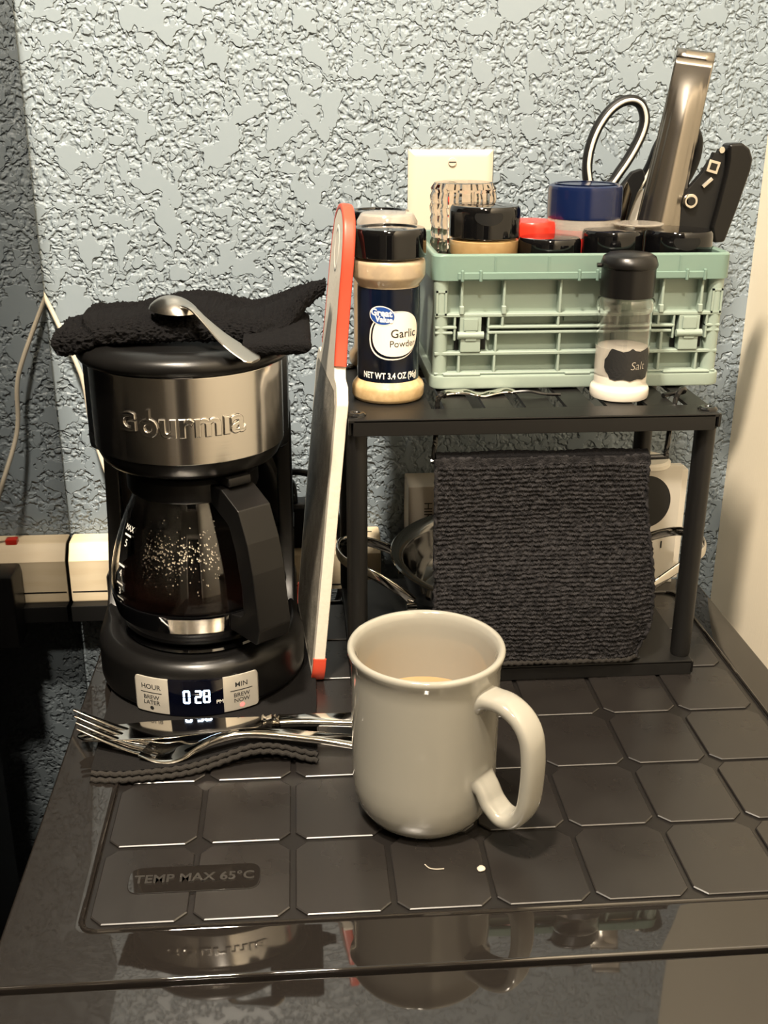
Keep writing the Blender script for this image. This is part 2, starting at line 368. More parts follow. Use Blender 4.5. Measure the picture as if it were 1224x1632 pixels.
for j in range(6):
    for i in range(8):
        x0, x1 = COLX[i]+.028, COLX[i+1]-.028; y0, y1 = ROWY[j]+.028, ROWY[j+1]-.028
        if i == 0: x0 = COLX[0]
        if j == 0: y0 = .0
        c = .115; key = (round(x1-x0, 3), round(y1-y0, 3))
        w2, h2 = (x1-x0)/2, (y1-y0)/2
        if key not in tile_me:
            bm = bmesh.new()
            pl = [(-w2+c, -h2), (w2-c, -h2), (w2, -h2+c), (w2, h2-c), (w2-c, h2), (-w2+c, h2), (-w2, h2-c), (-w2, -h2+c)]
            lo = [bm.verts.new((p[0]*S, p[1]*S, -.03*S)) for p in pl]; mi = [bm.verts.new((p[0]*S, p[1]*S, -.008*S)) for p in pl]
            k = lambda p: (p[0]*(1-.010/w2)*S, p[1]*(1-.010/h2)*S, 0); hi = [bm.verts.new(k(p)) for p in pl]
            for q in range(8):
                r = (q+1) % 8; bm.faces.new((lo[q], lo[r], mi[r], mi[q])); bm.faces.new((mi[q], mi[r], hi[r], hi[q]))
            bm.faces.new(hi); me = bpy.data.meshes.new('tile'); bm.to_mesh(me); bm.free(); me.materials.append(MT['tile']); tile_me[key] = me
        to = bpy.data.objects.new('tile', tile_me[key]); C.objects.link(to); to.parent = top
        to.location = (Vector(((x0+x1)/2, (y0+y1)/2, 0)) - ORG[t.name])*S
# embossed warning plaque near the front
pq = MB().prism(rpoly([(-.66, .40), (.67, .40), (.67, .79), (-.66, .79)], .14, 6), -.02, .010, 'z', .006).build('plaque', 'gloss', top)
pq['label'] = 'embossed temperature plaque'
text_on(MB(), 'TEMP MAX 65\u00b0C', .165, lambda x, y, h: (x+.005, .59+y, .010+h), .004, .012, spacing=1.02)  .build('plaque_lettering', 'plaque_letter', top, smooth=0)
# door
MB().box((FX0, -3.0, ZF+.7), (FX1, FY0-.035, -.02), .045, 3).build('door', 'gloss', t)

# ------------------------------------------------------------------ wall plate
t = thing('outlet_cover_plate', (3.61, YW, 4.5), 'ivory cover plate with one slotted screw on the blue wall', 'wall plate')
def fr(a, b, y0, y1, i): pass
mb = MB(); x0, x1, z0, z1 = 2.945, 4.28, 4.50, 6.66
v = []
for (d, y) in ((0, YW), (0, YW-.05), (.05, YW-.085), (.12, YW-.105)):
    v += [(x0+d, y, z0+d), (x1-d, y, z0+d), (x1-d, y, z1-d), (x0+d, y, z1-d)]
f = [(12, 13, 14, 15)] + [(i*4+k, i*4+(k+1) % 4, i*4+4+(k+1) % 4, i*4+4+k) for i in range(3) for k in range(4)]
mb.add(v, f).build('plate', 'plate', t, smooth=20)
def xz_disc(mb, cx, cz, y, r, dy, n=24):
    return mb.prism([(cx+r*math.cos(2*PI*k/n), cz+r*math.sin(2*PI*k/n)) for k in range(n)], y, y-dy, 'y', dy*.4)
scw = xz_disc(MB(), 3.63, 6.475, YW-.10, .066, .03).build('screw', 'plate', t)
MB().box((3.575, YW-.134, 6.468), (3.685, YW-.128, 6.484)).build('slot', 'black_print', scw, smooth=0)
# ------------------------------------------------------------------ power strip behind the coffee maker, plug, cables
t = thing('power_strip', (-.1, 8.9, -.66), 'beige power strip along the wall behind the coffee maker', 'power strip')
prof = [(YW-.02, -.66), (8.62, -.66), (8.60, -.62), (8.60, .10), (8.80, .34), (8.86, .36), (YW-.02, .36)]
MB().prism(prof, XL+.02, 2.5, 'x', .03).build('housing', 'strip', t)
MB().box((XL+.05, 8.594, -.475), (2.47, 8.604, -.455)).build('seam', 'black_print', t, smooth=0)
MB().box((2.18, 8.93, .355), (2.36, 8.96, .368)).build('mark', 'black_print', t, smooth=0)
sw = MB().box((-1.98, 8.80, .30), (-1.78, 8.96, .44), .03).build('rocker_switch', 'red_lid', t)
for x in (-1.2, -.3, .6): MB().box((x-.12, 8.9, .355), (x+.12, 9.0, .366)).build('socket', 'black_print', t, smooth=0)
MB().box((XL+.03, 8.42, -.95), (2.45, YW-.02, -.655), .02).build('shading_base', 'black_matte', t)  # black base under the strip, enlarged to shade the wall below
t = thing('power_adapter', (-1.6, 8.25, -1.2), 'black power adapter plugged into the strip behind the coffee maker', 'adapter')
MB().box((-2.06, 7.95, -1.2), (-1.3, 8.6, .12), .06).build('housing', 'black_plastic', t)
MB().tube(smooth_path([(-1.6, 8.2, .1), (-1.65, 8.15, .9), (-1.5, 8.3, 1.7), (-1.1, 8.0, 2.0), (-.8, 7.3, 1.4), (-.7, 7.06, 1.0)], 8), .05, 8).build('cord', 'black_plastic', t)
o = MB().tube(smooth_path([(-2.95, 9.14, 4.7), (-2.80, 9.12, 4.40), (-2.60, 9.02, 3.95), (-2.38, 8.9, 3.42), (-2.28, 8.85, 3.05), (-2.2, 8.8, 2.3), (-1.9, 8.5, 1.4), (-1.55, 8.8, .5), (-1.5, 8.85, .34)], 8), .037, 10).build('white_cable', 'cable')
tag(o, 'thin white cable running down the wall beside the coffee maker', 'cable')
t = thing('black_plug', (1.05, 8.6, .1), 'black plug with a looped cord between coffee maker and cutting board', 'plug')
MB().box((.92, 8.35, .30), (1.36, 8.8, 1.12), .1, 3).build('plug_body', 'black_plastic', t)
MB().tube(smooth_path([(1.05, 8.5, 1.08), (1.02, 8.4, 1.45), (.9, 8.2, 1.72), (1.25, 8.1, 1.75), (1.55, 8.2, 1.5), (1.75, 8.5, .8), (1.8, 8.5, .34)], 8), .055, 8).build('cord', 'black_plastic', t)
MB().box((1.22, 8.34, 1.1), (1.3, 8.4, 1.22), .01).build('cord_tag', 'white_print', t)
# ------------------------------------------------------------------ cloth mat under the coffee maker
def mat_top(u, v, off, z0):
    x = -1.50 + u*2.80; y = 2.42 + v*4.7
    fr_ = 1 - sm(0, .16, v)
    y += fr_*(.10*math.sin(x*2.1+.4)+.12*sm(-.6, .9, x)) + off
    x += .10*(1-v)*(1-u)*1.6 + .02*nz(y*2, 1.3)
    wave = fr_*(.13*math.exp(-((x-.62)/.55)**2)+.03*math.exp(-((x+.6)/.4)**2))
    return (x, y, z0 + wave + .008*nz(x*3, y*3, 2.0))
t = thing('cloth_mat', (-.1, 4.8, 0), 'folded dark grey cloth lying under the coffee maker', 'cloth')
for k, (z0, z1, off, nm) in enumerate(((.004, .035, 0, 'lower_layer'), (.04, .075, .07, 'upper_layer'))):
    mb = MB()
    def fn(u, v, z0=z0, z1=z1, off=off):
        # closed section around the front edge: v 0..1 runs bottom -> top
        if v < .5: p = mat_top(u, 1-2*v, off, z0)
        else: p = mat_top(u, 2*v-1, off, z1)
        return p
    mb.grid(fn, 60, 160); mb.build(nm, 'mat_cloth', t, smooth=60)
    edge = [Vector(mat_top(i/70, .0, off-.015, (z0+z1)/2)) for i in range(71)]
    edge = [e + Vector((0, .012*math.sin(i*2.2), .008*math.cos(i*2.2))) for i, e in enumerate(edge)]
    MB().tube(edge, .034, 8).build('hem', 'hem', t, smooth=60)
# ------------------------------------------------------------------ coffee maker
CX, CY = -.22, 4.95
t = thing('coffee_maker', (CX, CY+.7, .1), 'black drip coffee maker with steel band and lit clock panel', 'coffee maker'); cm = t
def dshape(r, yb, n=24, rb=.25, wide=None):
    """front half circle of radius r, straight back to yb"""
    wd = wide or r
    pts = [(CX+r*math.sin(a), CY-r*math.cos(a)) for a in [(-PI/2+PI*k/n) for k in range(n+1)]]
    return pts + rpoly([(CX+wd, yb), (CX-wd, yb)], 0)
def dloft(levels):
    """levels: (r, yb, z, wide)"""
    n = 40; mb = MB(); rings = []
    for r, yb, z, wd in levels:
        pts = [(CX+r*math.sin(a), CY-r*math.cos(a), z) for a in [(-PI/2+PI*k/n) for k in range(n+1)]]
        c = .22
        wr = wd-.10; pts += [(CX+wr, CY+.35, z), (CX+wr, yb-c, z), (CX+wr-c*.3, yb-c*.3, z), (CX+wr-c, yb, z), (CX-wd+c, yb, z), (CX-wd+c*.3, yb-c*.3, z), (CX-wd, yb-c, z), (CX-wd, CY+.35, z)]
        rings.append(pts)
    N = len(rings[0]); v = [p for r in rings for p in r]; f = [(i*N+k, i*N+(k+1) % N, (i+1)*N+(k+1) % N, (i+1)*N+k) for i in range(len(rings)-1) for k in range(N)]
    f += [tuple(range(N))[::-1], tuple((len(rings)-1)*N+k for k in range(N))]
    return mb.add(v, f)
YBK = 7.02
base = dloft([(1.30, YBK, .10, 1.34), (1.36, YBK, .14, 1.38), (1.375, YBK, .2, 1.38), (1.375, YBK, .62, 1.38), (1.36, YBK, .69, 1.37), (1.31, YBK, .75, 1.35), (1.25, YBK, .785, 1.32), (1.2, YBK, .79, 1.3), (1.12, YBK, .765, 1.25), (1.06, YBK, .76, 1.2)]).build('base', 'black_plastic', t, smooth=50)
MB().lathe([(0, .76), (.98, .76), (1.02, .79), (1.0, .815), (.9, .825), (0, .825)], (CX, CY), 64).build('warming_plate', 'black_gloss', t)
# rear tower
tw = MB(); tp = rpoly([(CX-1.37, 6.16), (CX+1.26, 6.16), (CX+1.26, YBK), (CX-1.37, YBK)], [.12, .12, .2, .2], 5)
tw.prism(tp, .7, 3.3, 'z'); tw.build('tower', 'black_gloss', t)
for s_ in (-1, 1):   # swept foot of the tower, wider toward the base
    x1 = CX+(1.27 if s_ > 0 else -1.37); mb = MB()
    sec = [(x1, 6.3), (x1, YBK-.05)]
    mb.prism([(5.4, .72), (5.75, 1.05), (6.0, 1.7), (6.12, 2.4), (6.2, 3.2), (6.6, 3.2), (6.6, .72)], x1-s_*.22, x1-s_*.01, 'x', .04)
    mb.build('tower_flank', 'black_plastic', t)
MB().box((CX+1.0, 6.05, 1.62), (CX+1.272, 6.62, 1.65)).build('tower_seam', 'black_matte', t)
# brew housing: lip, core, steel band, lid
dloft([(.98, YBK, 3.12, 1.30), (1.06, YBK, 3.15, 1.33), (1.11, YBK, 3.20, 1.34), (1.155, YBK, 3.30, 1.345), (1.17, YBK, 3.36, 1.345)]).build('lower_lip', 'black_plastic', t, smooth=50)
dloft([(1.15, YBK, 3.34, 1.34), (1.155, YBK, 4.46, 1.345)]).build('brew_housing', 'black_plastic', t)
BR = 1.185
bd = MB().lathe([(BR-.025, 3.36), (BR-.004, 3.362), (BR, 3.37), (BR+.006, 4.395), (BR, 4.405), (BR-.025, 4.405)], (CX, CY), 72, -PI/2, PI/2).build('steel_band', 'steel', t, smooth=40)
bd['label'] = 'brushed steel band with embossed brand lettering'
lg = MB(); LM = cyl((CX, CY), BR+.004, -.01, 3.87)
text_on(lg, 'G', .315, lambda x, y, h: LM(x-.62, y-.01, h), .004, .012, bevel=.014)
text_on(lg, 'ourm\u0131a', .43, lambda x, y, h: LM(x-.47, y-.02, h), .004, .012, spacing=1.04, bevel=.016, align='LEFT')
lg.add([LM(-.345+a, .03+b, h) for h in (0, .03) for a in (-.018, .018) for b in (0, .14)], [(0, 1, 3, 2), (4, 6, 7, 5), (0, 4, 5, 1), (2, 3, 7, 6), (0, 2, 6, 4), (1, 5, 7, 3)]); lg.build('embossed_logo', 'steel', bd, smooth=0)
lid = dloft([(1.20, YBK, 4.43, 1.34), (1.285, YBK, 4.45, 1.36), (1.315, YBK, 4.50, 1.37), (1.31, YBK, 4.56, 1.37), (1.27, YBK, 4.62, 1.34), (1.18, YBK, 4.665, 1.28), (1.08, YBK-.08, 4.685, 1.18), (1.0, YBK-.12, 4.66, 1.08), (.9, YBK-.2, 4.655, 1.0)]).build('lid', 'black_plastic', t, smooth=50)
tabm = MB()
def tabf(u, v):
    a = -.30+u*.46; R = 1.205+.035*math.sin(PI*v); return (CX+R*math.sin(a), CY-R*math.cos(a), 4.408+.034*v)
tabm.grid(tabf, 16, 5).build('lid_catch', 'steel', lid)
# control panel
PR = 1.379
def arcplate(a0, a1, z0, z1, R, dep, rc, n=16):
    m = MB(); wd = (a1-a0)*R; c = ((a0+a1)/2*R, (z0+z1)/2)
    def fn(u, v):
        x = a0+(a1-a0)*u; return (CX+R*math.sin(x), CY-R*math.cos(x), z0+(z1-z0)*v)
    cc = cyl((CX, CY), R, 0, 0)
    # fan of slices keeps the plate curved
    N = 24; v = []; f = []
    for i in range(N+1):
        x = a0*R + wd*i/N
        def ext(x):
            zz0, zz1 = z0, z1
            for k, xe in enumerate((a0*R, a1*R)):
                r_ = rc[0] if k == 0 else rc[1]
                d = abs(x-xe)
                if d < r_:
                    e = r_-math.sqrt(max(0, r_*r_-(r_-d)**2)); zz0 = max(zz0, z0+e); zz1 = min(zz1, z1-e)
            return zz0, zz1
        e0, e1 = ext(x)
        v += [cc(x, e0, -.03), cc(x, e0, dep-.004), cc(x, e0+.008, dep), cc(x, e1-.008, dep), cc(x, e1, dep-.004), cc(x, e1, -.03)]
    for i in range(N):
        for k in range(6): f.append((i*6+k, i*6+(k+1) % 6, i*6+6+(k+1) % 6, i*6+6+k))
    f += [tuple(range(6))[::-1], tuple(N*6+k for k in range(6))]
    return m.add(v, f)
A1, A2 = math.radians(34), math.radians(14.3)
P0 = 0.005
b1 = arcplate(P0-A1, P0-A2, .10, .60, PR, .012, (.05, .001)).build('button_plate', 'button', t, smooth=50)
b2 = arcplate(P0+A2, P0+A1, .10, .60, PR, .012, (.001, .05)).build('button_plate', 'button', t, smooth=50)
dp = arcplate(P0-A2, P0+A2, .085, .60, PR, .010, (.001, .001)).build('display', 'display_pane', t, smooth=50); dp['label'] = 'dark clock window with lit digits'
HT = PR+.0135
def lbl(par, ang, items, line_w=.30):
    mb = MB()
    for s_, z, sz in items: text_on(mb, s_, sz, cyl((CX, CY), HT, ang, z), .001, 0)
    cc = cyl((CX, CY), HT, ang, .385)
    n = 8
    mb.add([cc(-line_w/2+line_w*i/n, q, 0) for i in range(n+1) for q in (-.006, .006)], [(2*i, 2*i+1, 2*i+3, 2*i+2) for i in range(n)])
    mb.build('button_print', 'black_print', par, smooth=0, recalc=False)
AM = (A1+A2)/2
lbl(b1, P0-AM, [('HOUR', .465, .098), ('BREW', .315, .082), ('LATER', .240, .082)])
lbl(b2, P0+AM, [('MIN', .465, .098), ('BREW', .315, .082), ('NOW', .240, .082)])
ell_patch(MB(), cyl((CX, CY), HT, P0-AM, .165), .028, .028, 16, 2).build('indicator_dot', 'black_print', b1, smooth=0)
ell_patch(MB(), cyl((CX, CY), HT, P0+AM, .165), .030, .030, 16, 2).build('red_indicator', 'led_red', b2, smooth=0)
SEG = {'0': 'abcdef', '2': 'abged', '8': 'abcdefg'}
dg_ = MB()
def seg7(ch, cx, cz, w_, h_, th):
    cc = cyl((CX, CY), PR+.0125, P0, 0); g = .012
    R7 = {'a': (-w_/2+g, h_/2-th, w_/2-g, h_/2), 'g': (-w_/2+g, -th/2, w_/2-g, th/2), 'd': (-w_/2+g, -h_/2, w_/2-g, -h_/2+th),
          'f': (-w_/2, g/2, -w_/2+th, h_/2-g), 'b': (w_/2-th, g/2, w_/2, h_/2-g), 'e': (-w_/2, -h_/2+g, -w_/2+th, -g/2), 'c': (w_/2-th, -h_/2+g, w_/2, -g/2)}
    for k in SEG[ch]:
        a, b, c_, d = R7[k]; dg_.add([cc(cx+a, cz+b), cc(cx+c_, cz+b), cc(cx+c_, cz+d), cc(cx+a, cz+d)], [(0, 1, 2, 3)])
for ch, cx in (('0', -.115), ('2', .03), ('8', .135)): seg7(ch, cx, .365, .092, .19, .026)
dg_.build('clock_digits', 'digits', dp, smooth=0, recalc=False)
pm = MB(); text_on(pm, 'PM', .075, cyl((CX, CY), PR+.0125, P0+.215, .27)); pm.build('pm_mark', 'white_print', dp, smooth=0, recalc=False)

# ------------------------------------------------------------------ carafe
t = thing('carafe', (CX, CY, .83), 'glass coffee carafe with black handle standing in the coffee maker', 'carafe'); cf = t
outp = [(0, .835), (.88, .835), (.97, .85), (1.03, .92), (1.07, 1.05), (1.125, 1.25), (1.145, 1.45), (1.13, 1.65), (1.09, 1.85), (1.03, 2.05), (.96, 2.25), (.88, 2.45), (.80, 2.62), (.755, 2.74), (.75, 2.80)]
inp = [(r-.035 if r > .1 else 0, z+.03 if z < .9 else z) for r, z in outp]
MB().lathe(outp + inp[::-1], (CX, CY), 64).build('glass_body', 'glass', t, smooth=60)
cofp = [(0, .88), (.86, .88), (.95, .90), (1.0, .95), (1.03, 1.05), (1.083, 1.25), (1.102, 1.45), (1.101, 1.52), (0, 1.52)]
MB().lathe(cofp, (CX, CY), 64).build('coffee', 'black_coffee', t, smooth=40)
MB().lathe([(1.095, 1.10), (1.112, 1.10), (1.160, 1.34), (1.158, 1.36), (1.14, 1.36)], (CX, CY), 64).build('collar_band', 'black_gloss', t)
cp = MB().grid(lambda u, v: (CX+(1.122+.045*v+.014)*math.sin(-.26+.60*u), CY-(1.122+.045*v+.014)*math.cos(-.26+.60*u), 1.12+.215*v), 24, 4).build('collar_plate', 'steel', t); cp['label'] = 'bright steel plate on the collar'  # bright steel plate across the front of the black collar
MB().lathe([(.70, 2.74), (.82, 2.74), (.84, 2.78), (.84, 2.98), (.80, 3.03), (.6, 3.06), (0, 3.07)], (CX, CY), 48).build('carafe_lid', 'black_plastic', t)
AZ = math.radians(36); HD = Vector((math.sin(AZ), -math.cos(AZ), 0)); HS = Vector((math.cos(AZ), math.sin(AZ), 0))
prof = rpoly([(.78, 2.98), (1.05, 2.98), (1.40, 2.80), (1.57, 2.42), (1.66, 2.05), (1.76, 1.34), (1.70, 1.12), (1.10, 1.12), (1.12, 1.34), (1.42, 1.40), (1.40, 1.8), (1.30, 2.25), (1.18, 2.55), (.80, 2.74)], [.02, .05, .05, .05, .2, .12, .08, .02, .02, .12, .1, .1, .1, .02], 4)
MB().prism(prof, -.235, .235, mapf=lambda r, z, h: Vector((CX, CY, z))+HD*r+HS*h, bev=.05, seg=3).build('handle', 'black_plastic', t, smooth=40)
MB().prism(rpoly([(.74, 3.0), (1.12, 3.0), (1.12, 3.12), (.74, 3.12)], .03, 2), -.16, .16, mapf=lambda r, z, h: Vector((CX, CY, z))+HD*r+HS*h, bev=.02).build('thumb_lever', 'black_plastic', t)
def radius_at(z):
    for (r0, z0), (r1, z1) in zip(outp, outp[1:]):
        if z0 <= z <= z1 and z1 > z0: return r0+(r1-r0)*(z-z0)/(z1-z0)
    return 1
mk = MB()
for z, s_ in ((2.24, '5'), (1.86, '4'), (1.62, '3'), (1.42, '2')):
    R = radius_at(z)+.006; a = -.98
    cc = lambda x, y, h=0, R=R, z=z, a=a: (CX+(radius_at(z+y)+.006)*math.sin(a+x/R), CY-(radius_at(z+y)+.006)*math.cos(a+x/R), z+y)
    mk.add([cc(-.08, -.012), cc(.08, -.012), cc(.08, .012), cc(-.08, .012)], [(0, 1, 2, 3)])
    text_on(mk, s_, .13, lambda x, y, h, cc=cc: cc(x, y-.10))
    if s_ == '5': text_on(mk, 'MAX', .10, lambda x, y, h, cc=cc: cc(x, y+.085))
mk.build('level_marks', 'white_print', t, smooth=0, recalc=False)
dm = MB()
for k in range(330):
    z = random.gauss(2.08, .17); a = random.uniform(-.62, .38); R = radius_at(z)-.036
    if not 1.56 < z < 2.6: continue
    r = random.uniform(.006, .016) * (1.2 if abs(z-2.1) < .15 else .8); c = Vector((CX+R*math.sin(a), CY-R*math.cos(a), z)); nrm = Vector((math.sin(a), -math.cos(a), .3)).normalized()
    tx = nrm.cross(Vector((0, 0, 1))).normalized(); ty = tx.cross(nrm)
    v = [c-nrm*r*.8]; 
    for i in range(6): v.append(c+(tx*math.cos(i*PI/3)+ty*math.sin(i*PI/3))*r)
    dm.add(v, [(0, 1+i, 1+(i+1) % 6) for i in range(6)])
d_ = dm.build('condensation', 'chrome', t, smooth=80, recalc=False); d_['kind'] = 'stuff'

# ------------------------------------------------------------------ black terry cloth on the lid
def ztow(x, y):
    s_ = 4.84 + .16*math.exp(-((x+.2)/.75)**2)*sm(3.7, 5.2, y) + .05*math.exp(-((x+.1)/.35)**2)*sm(4.2, 5.5, y)
    s_ += .42*sm(.5, 1.6, x)*sm(3.9, 5.6, y)
    s_ -= .06*sm(-1.1, -1.75, x)
    s_ += .05*nz(x*1.7, y*1.7, 4.0)
    return s_
def edge_r(u): return 0
def terry(u, v):
    # u around x, v closed loop around the section in y
    x = -1.72+3.27*u
    yf = 4.16 + .18*math.cos((x+.2)*1.1) - .12*sm(.2, .9, x) + 1.35*sm(.75, 1.55, x) + .25*sm(-1.2, -1.72, x); yb = 6.15 - .45*sm(.7, 1.5, x) - .5*sm(-1.1, -1.72, x)
    pinch = min(1, math.sqrt(max(0, 1-max(0, (abs(u-.5)-.46)/.04)**2))); th = (.22+.06*sm(-1.2, -1.6, x))*(.30+.70*pinch)*(1-.25*sm(.9, 1.5, x))
    yc, hy = (yf+yb)/2, (yb-yf)/2
    a = 2*PI*v; cy, sy = math.cos(a), math.sin(a)
    y = yc - hy*math.copysign(abs(cy)**.35, cy); dz = math.copysign(abs(sy)**.5, sy)*th/2
    zt = ztow(x, y); low = 4.70
    droop = -.13*sm(4.35, 3.85, y)*sm(-1.5, -.6, x)*(1-sm(.5, 1.1, x))
    z = max(zt-th/2+droop, (low-.02 if (math.hypot(x-CX, min(y-CY, 0)) < 1.2) else low-.22)+th/2) + dz
    n1 = noise.noise(Vector((x*16, y*16, z*16))); n2 = noise.noise(Vector((x*34, y*34, z*34)))
    d = .026*n1 + .034*n2
    return (x + d*.5*(1 if u > .5 else -1)*(abs(u-.5) > .45), y - d*cy, z + d*(sy if abs(sy) > .2 else .5) )
t = thing('terry_cloth', (-.1, 5, 4.66), 'folded black terry cloth draped over the coffee maker lid', 'cloth')
MB().grid(terry, 260, 300, False, True).build('folded_cloth', 'terry', t, smooth=80)
def under(u, v):
    x = .55+.78*u; a = 2*PI*v; n1 = noise.noise(Vector((x*20, v*40, 3)))
    y = 4.75 - .95*math.copysign(abs(math.cos(a))**.4, math.cos(a)); e = math.sqrt(max(0, 1-max(0, (u-.85)/.15)**2))
    return (x+.012*n1, y+.01*n1, 4.72+.02*u + .115*e*math.copysign(abs(math.sin(a))**.6, math.sin(a)) + .015*n1)
MB().grid(under, 60, 120, False, True).build('lower_fold', 'terry', t, smooth=80)
# spoon lying across the cloth
t = thing('spoon', (.1, 4.2, 4.7), 'steel spoon lying face down on the black terry cloth', 'spoon')
A = Vector((-.25, 4.45, 5.09)); B = Vector((.72, 3.60, 4.62))
pth = smooth_path([(-.12, 4.32, 5.14), (-.02, 4.16, 5.13), (.12, 4.02, 5.02), (.32, 3.86, 4.86), (.52, 3.73, 4.735), (.70, 3.60, 4.64)], 6)
n = len(pth); wd = [.07-.02*sm(0, .25, i/(n-1))+.08*sm(.3, .85, i/(n-1)) for i in range(n)]; wd[-1] = .075; wd[-2] = .115; wd[-3] = .135
MB().strip(pth, wd, .018, (.75, .65, 0), 14, 2.6).build('handle', 'worn_steel', t)
ax = Vector((-.55, .62, .02)).normalized(); ay = Vector((.75, .66, .0)).normalized(); an = Vector((0.03, -.08, 1)).normalized()
def bowl(u, v):
    th = 2*PI*u
    k = v*2 if v < .5 else 2-2*v; off = 0 if v < .5 else -.022
    r = k; a_ = .36*r*math.cos(th); b_ = .25*r*math.sin(th)*(1-.12*math.cos(th))
    return Vector((-.30, 4.56, 5.07)) + ax*a_ + ay*b_ + an*(.15*(1-r**2.2)+off)
MB().grid(bowl, 36, 25, True).build('bowl', 'worn_steel', t, smooth=60)
# ------------------------------------------------------------------ fork and knife in front of the coffee maker
t = thing('fork', (.3, 2.75, .1), 'polished dinner fork with raised tines in front of the coffee maker', 'fork')
fp = smooth_path([(-.72, 2.83, .165), (-.52, 2.74, .14), (-.32, 2.68, .15), (-.12, 2.67, .21), (.1, 2.70, .29), (.4, 2.74, .33), (.8, 2.75, .30), (1.3, 2.72, .24), (1.8, 2.68, .18), (2.3, 2.64, .14), (2.5, 2.62, .135)], 5)
n = len(fp); wd = []
for p in fp:
    x = p.x; wd.append(.245 if x < -.6 else .245-.02*sm(-.6, -.45, x)-.155*sm(-.48, -.08, x)+.02*sm(.3, 1.2, x)+.06*sm(1.2, 2.2, x)-.06*sm(2.35, 2.55, x))
th = [.022+.03*sm(-.4, 0, p.x) for p in fp]
MB().strip(fp, wd, th, (-.28, 1, .12), 14, 2.4).build('handle', 'chrome', t, smooth=50)
sd = Vector((-.28, 1, .12)).normalized()
for k in range(4):
    off = sd*(-.198+.132*k)
    pp = smooth_path([Vector((-.66, 2.81, .16))+off, Vector((-.95, 2.92, .175))+off*1.0, Vector((-1.28, 3.04, .25))+off, Vector((-1.62, 3.15, .36))+off*.97], 6)
    n = len(pp); MB().strip(pp, [.052-.026*i/(n-1) for i in range(n)], [.024-.010*i/(n-1) for i in range(n)], tuple(sd), 10, 2.4).build('tine', 'chrome', t, smooth=50)
t = thing('table_knife', (.6, 3.15, .1), 'polished table knife lying behind the fork', 'knife')
bl = [(-1.62, 3.03), (-1.5, 2.93), (-1.2, 2.88), (-.6, 2.89), (.2, 2.95), (.66, 3.03), (.66, 3.24), (.0, 3.27), (-.8, 3.27), (-1.35, 3.22), (-1.56, 3.13)]
bl = rpoly(bl, .12, 4)
MB().prism(bl, .0, .03, mapf=lambda x, y, h: (x, y, .175+h+.02*(x+1.6)), bev=.012).build('blade', 'chrome', t)
kb = smooth_path([(.62, 3.14, .235), (.74, 3.14, .24), (.80, 3.14, .24), (.86, 3.13, .24)], 4)
MB().strip(kb, [.105+.02*math.sin(i*2.1) for i in range(len(kb))], [.055+.015*math.sin(i*2.1) for i in range(len(kb))], (0, 1, 0), 14, 2.6).build('bolster', 'chrome', t, smooth=40)
kh = smooth_path([(.85, 3.13, .24), (1.2, 3.13, .24), (1.7, 3.12, .225), (2.3, 3.10, .20), (2.75, 3.08, .18), (2.84, 3.08, .175)], 5); n = len(kh)
MB().strip(kh, [.10+.06*sm(.9, 2.5, p.x)-.05*sm(2.74, 2.84, p.x) for p in kh], [.06-.02*sm(2.7, 2.84, p.x) for p in kh], (0, 1, 0), 16, 2.6).build('handle', 'chrome', t, smooth=50)

# ------------------------------------------------------------------ mug
MX, MY = 2.45, 1.60
t = thing('coffee_mug', (MX, MY, 0), 'cream glazed mug with a little coffee left, nearest the camera', 'mug')
mp = [(0, .06), (.50, .06), (.52, 0), (.56, 0), (.585, .03), (.66, .09), (.725, .19), (.765, .32), (.785, .48), (.79, .7), (.79, 1.75), (.795, 1.86), (.815, 1.95), (.832, 2.0), (.835, 2.03), (.822, 2.055), (.79, 2.06), (.765, 2.04), (.745, 1.98), (.735, 1.9), (.73, 1.6), (.725, .7), (.70, .4), (.6, .22), (.4, .15), (0, .14)]
MB().lathe(mp, (MX, MY), 80).build('cup', 'ceramic', t, smooth=60)
MB().lathe([(0, 1.25), (.66, 1.25), (.728, 1.255), (.728, 1.22), (0, 1.22)], (MX, MY), 64).build('coffee', 'coffee', t)
AZ = math.radians(45); HD = Vector((math.sin(AZ), -math.cos(AZ), 0)); HS = Vector((math.cos(AZ), math.sin(AZ), 0))
hp = smooth_path([(.74, 1.70), (.86, 1.735), (1.04, 1.74), (1.22, 1.66), (1.34, 1.50), (1.385, 1.25), (1.385, .95), (1.35, .66), (1.24, .47), (1.08, .42), (.93, .52), (.84, .66), (.74, .74)], 6)
pth = [Vector((MX, MY, p.y))+HD*p.x for p in [Vector((q[0], q[1], 0)) for q in hp]]
n = len(pth); thk = []; wdt = []
for i in range(n):
    s_ = i/(n-1); e = max(0, 1-s_/.12, 1-(1-s_)/.10); thk.append(.085+.07*e*e); wdt.append(.165+.03*e*e)
MB().strip(pth, wdt, thk, tuple(HS), 20, 2.7).build('handle', 'ceramic', t, smooth=70)

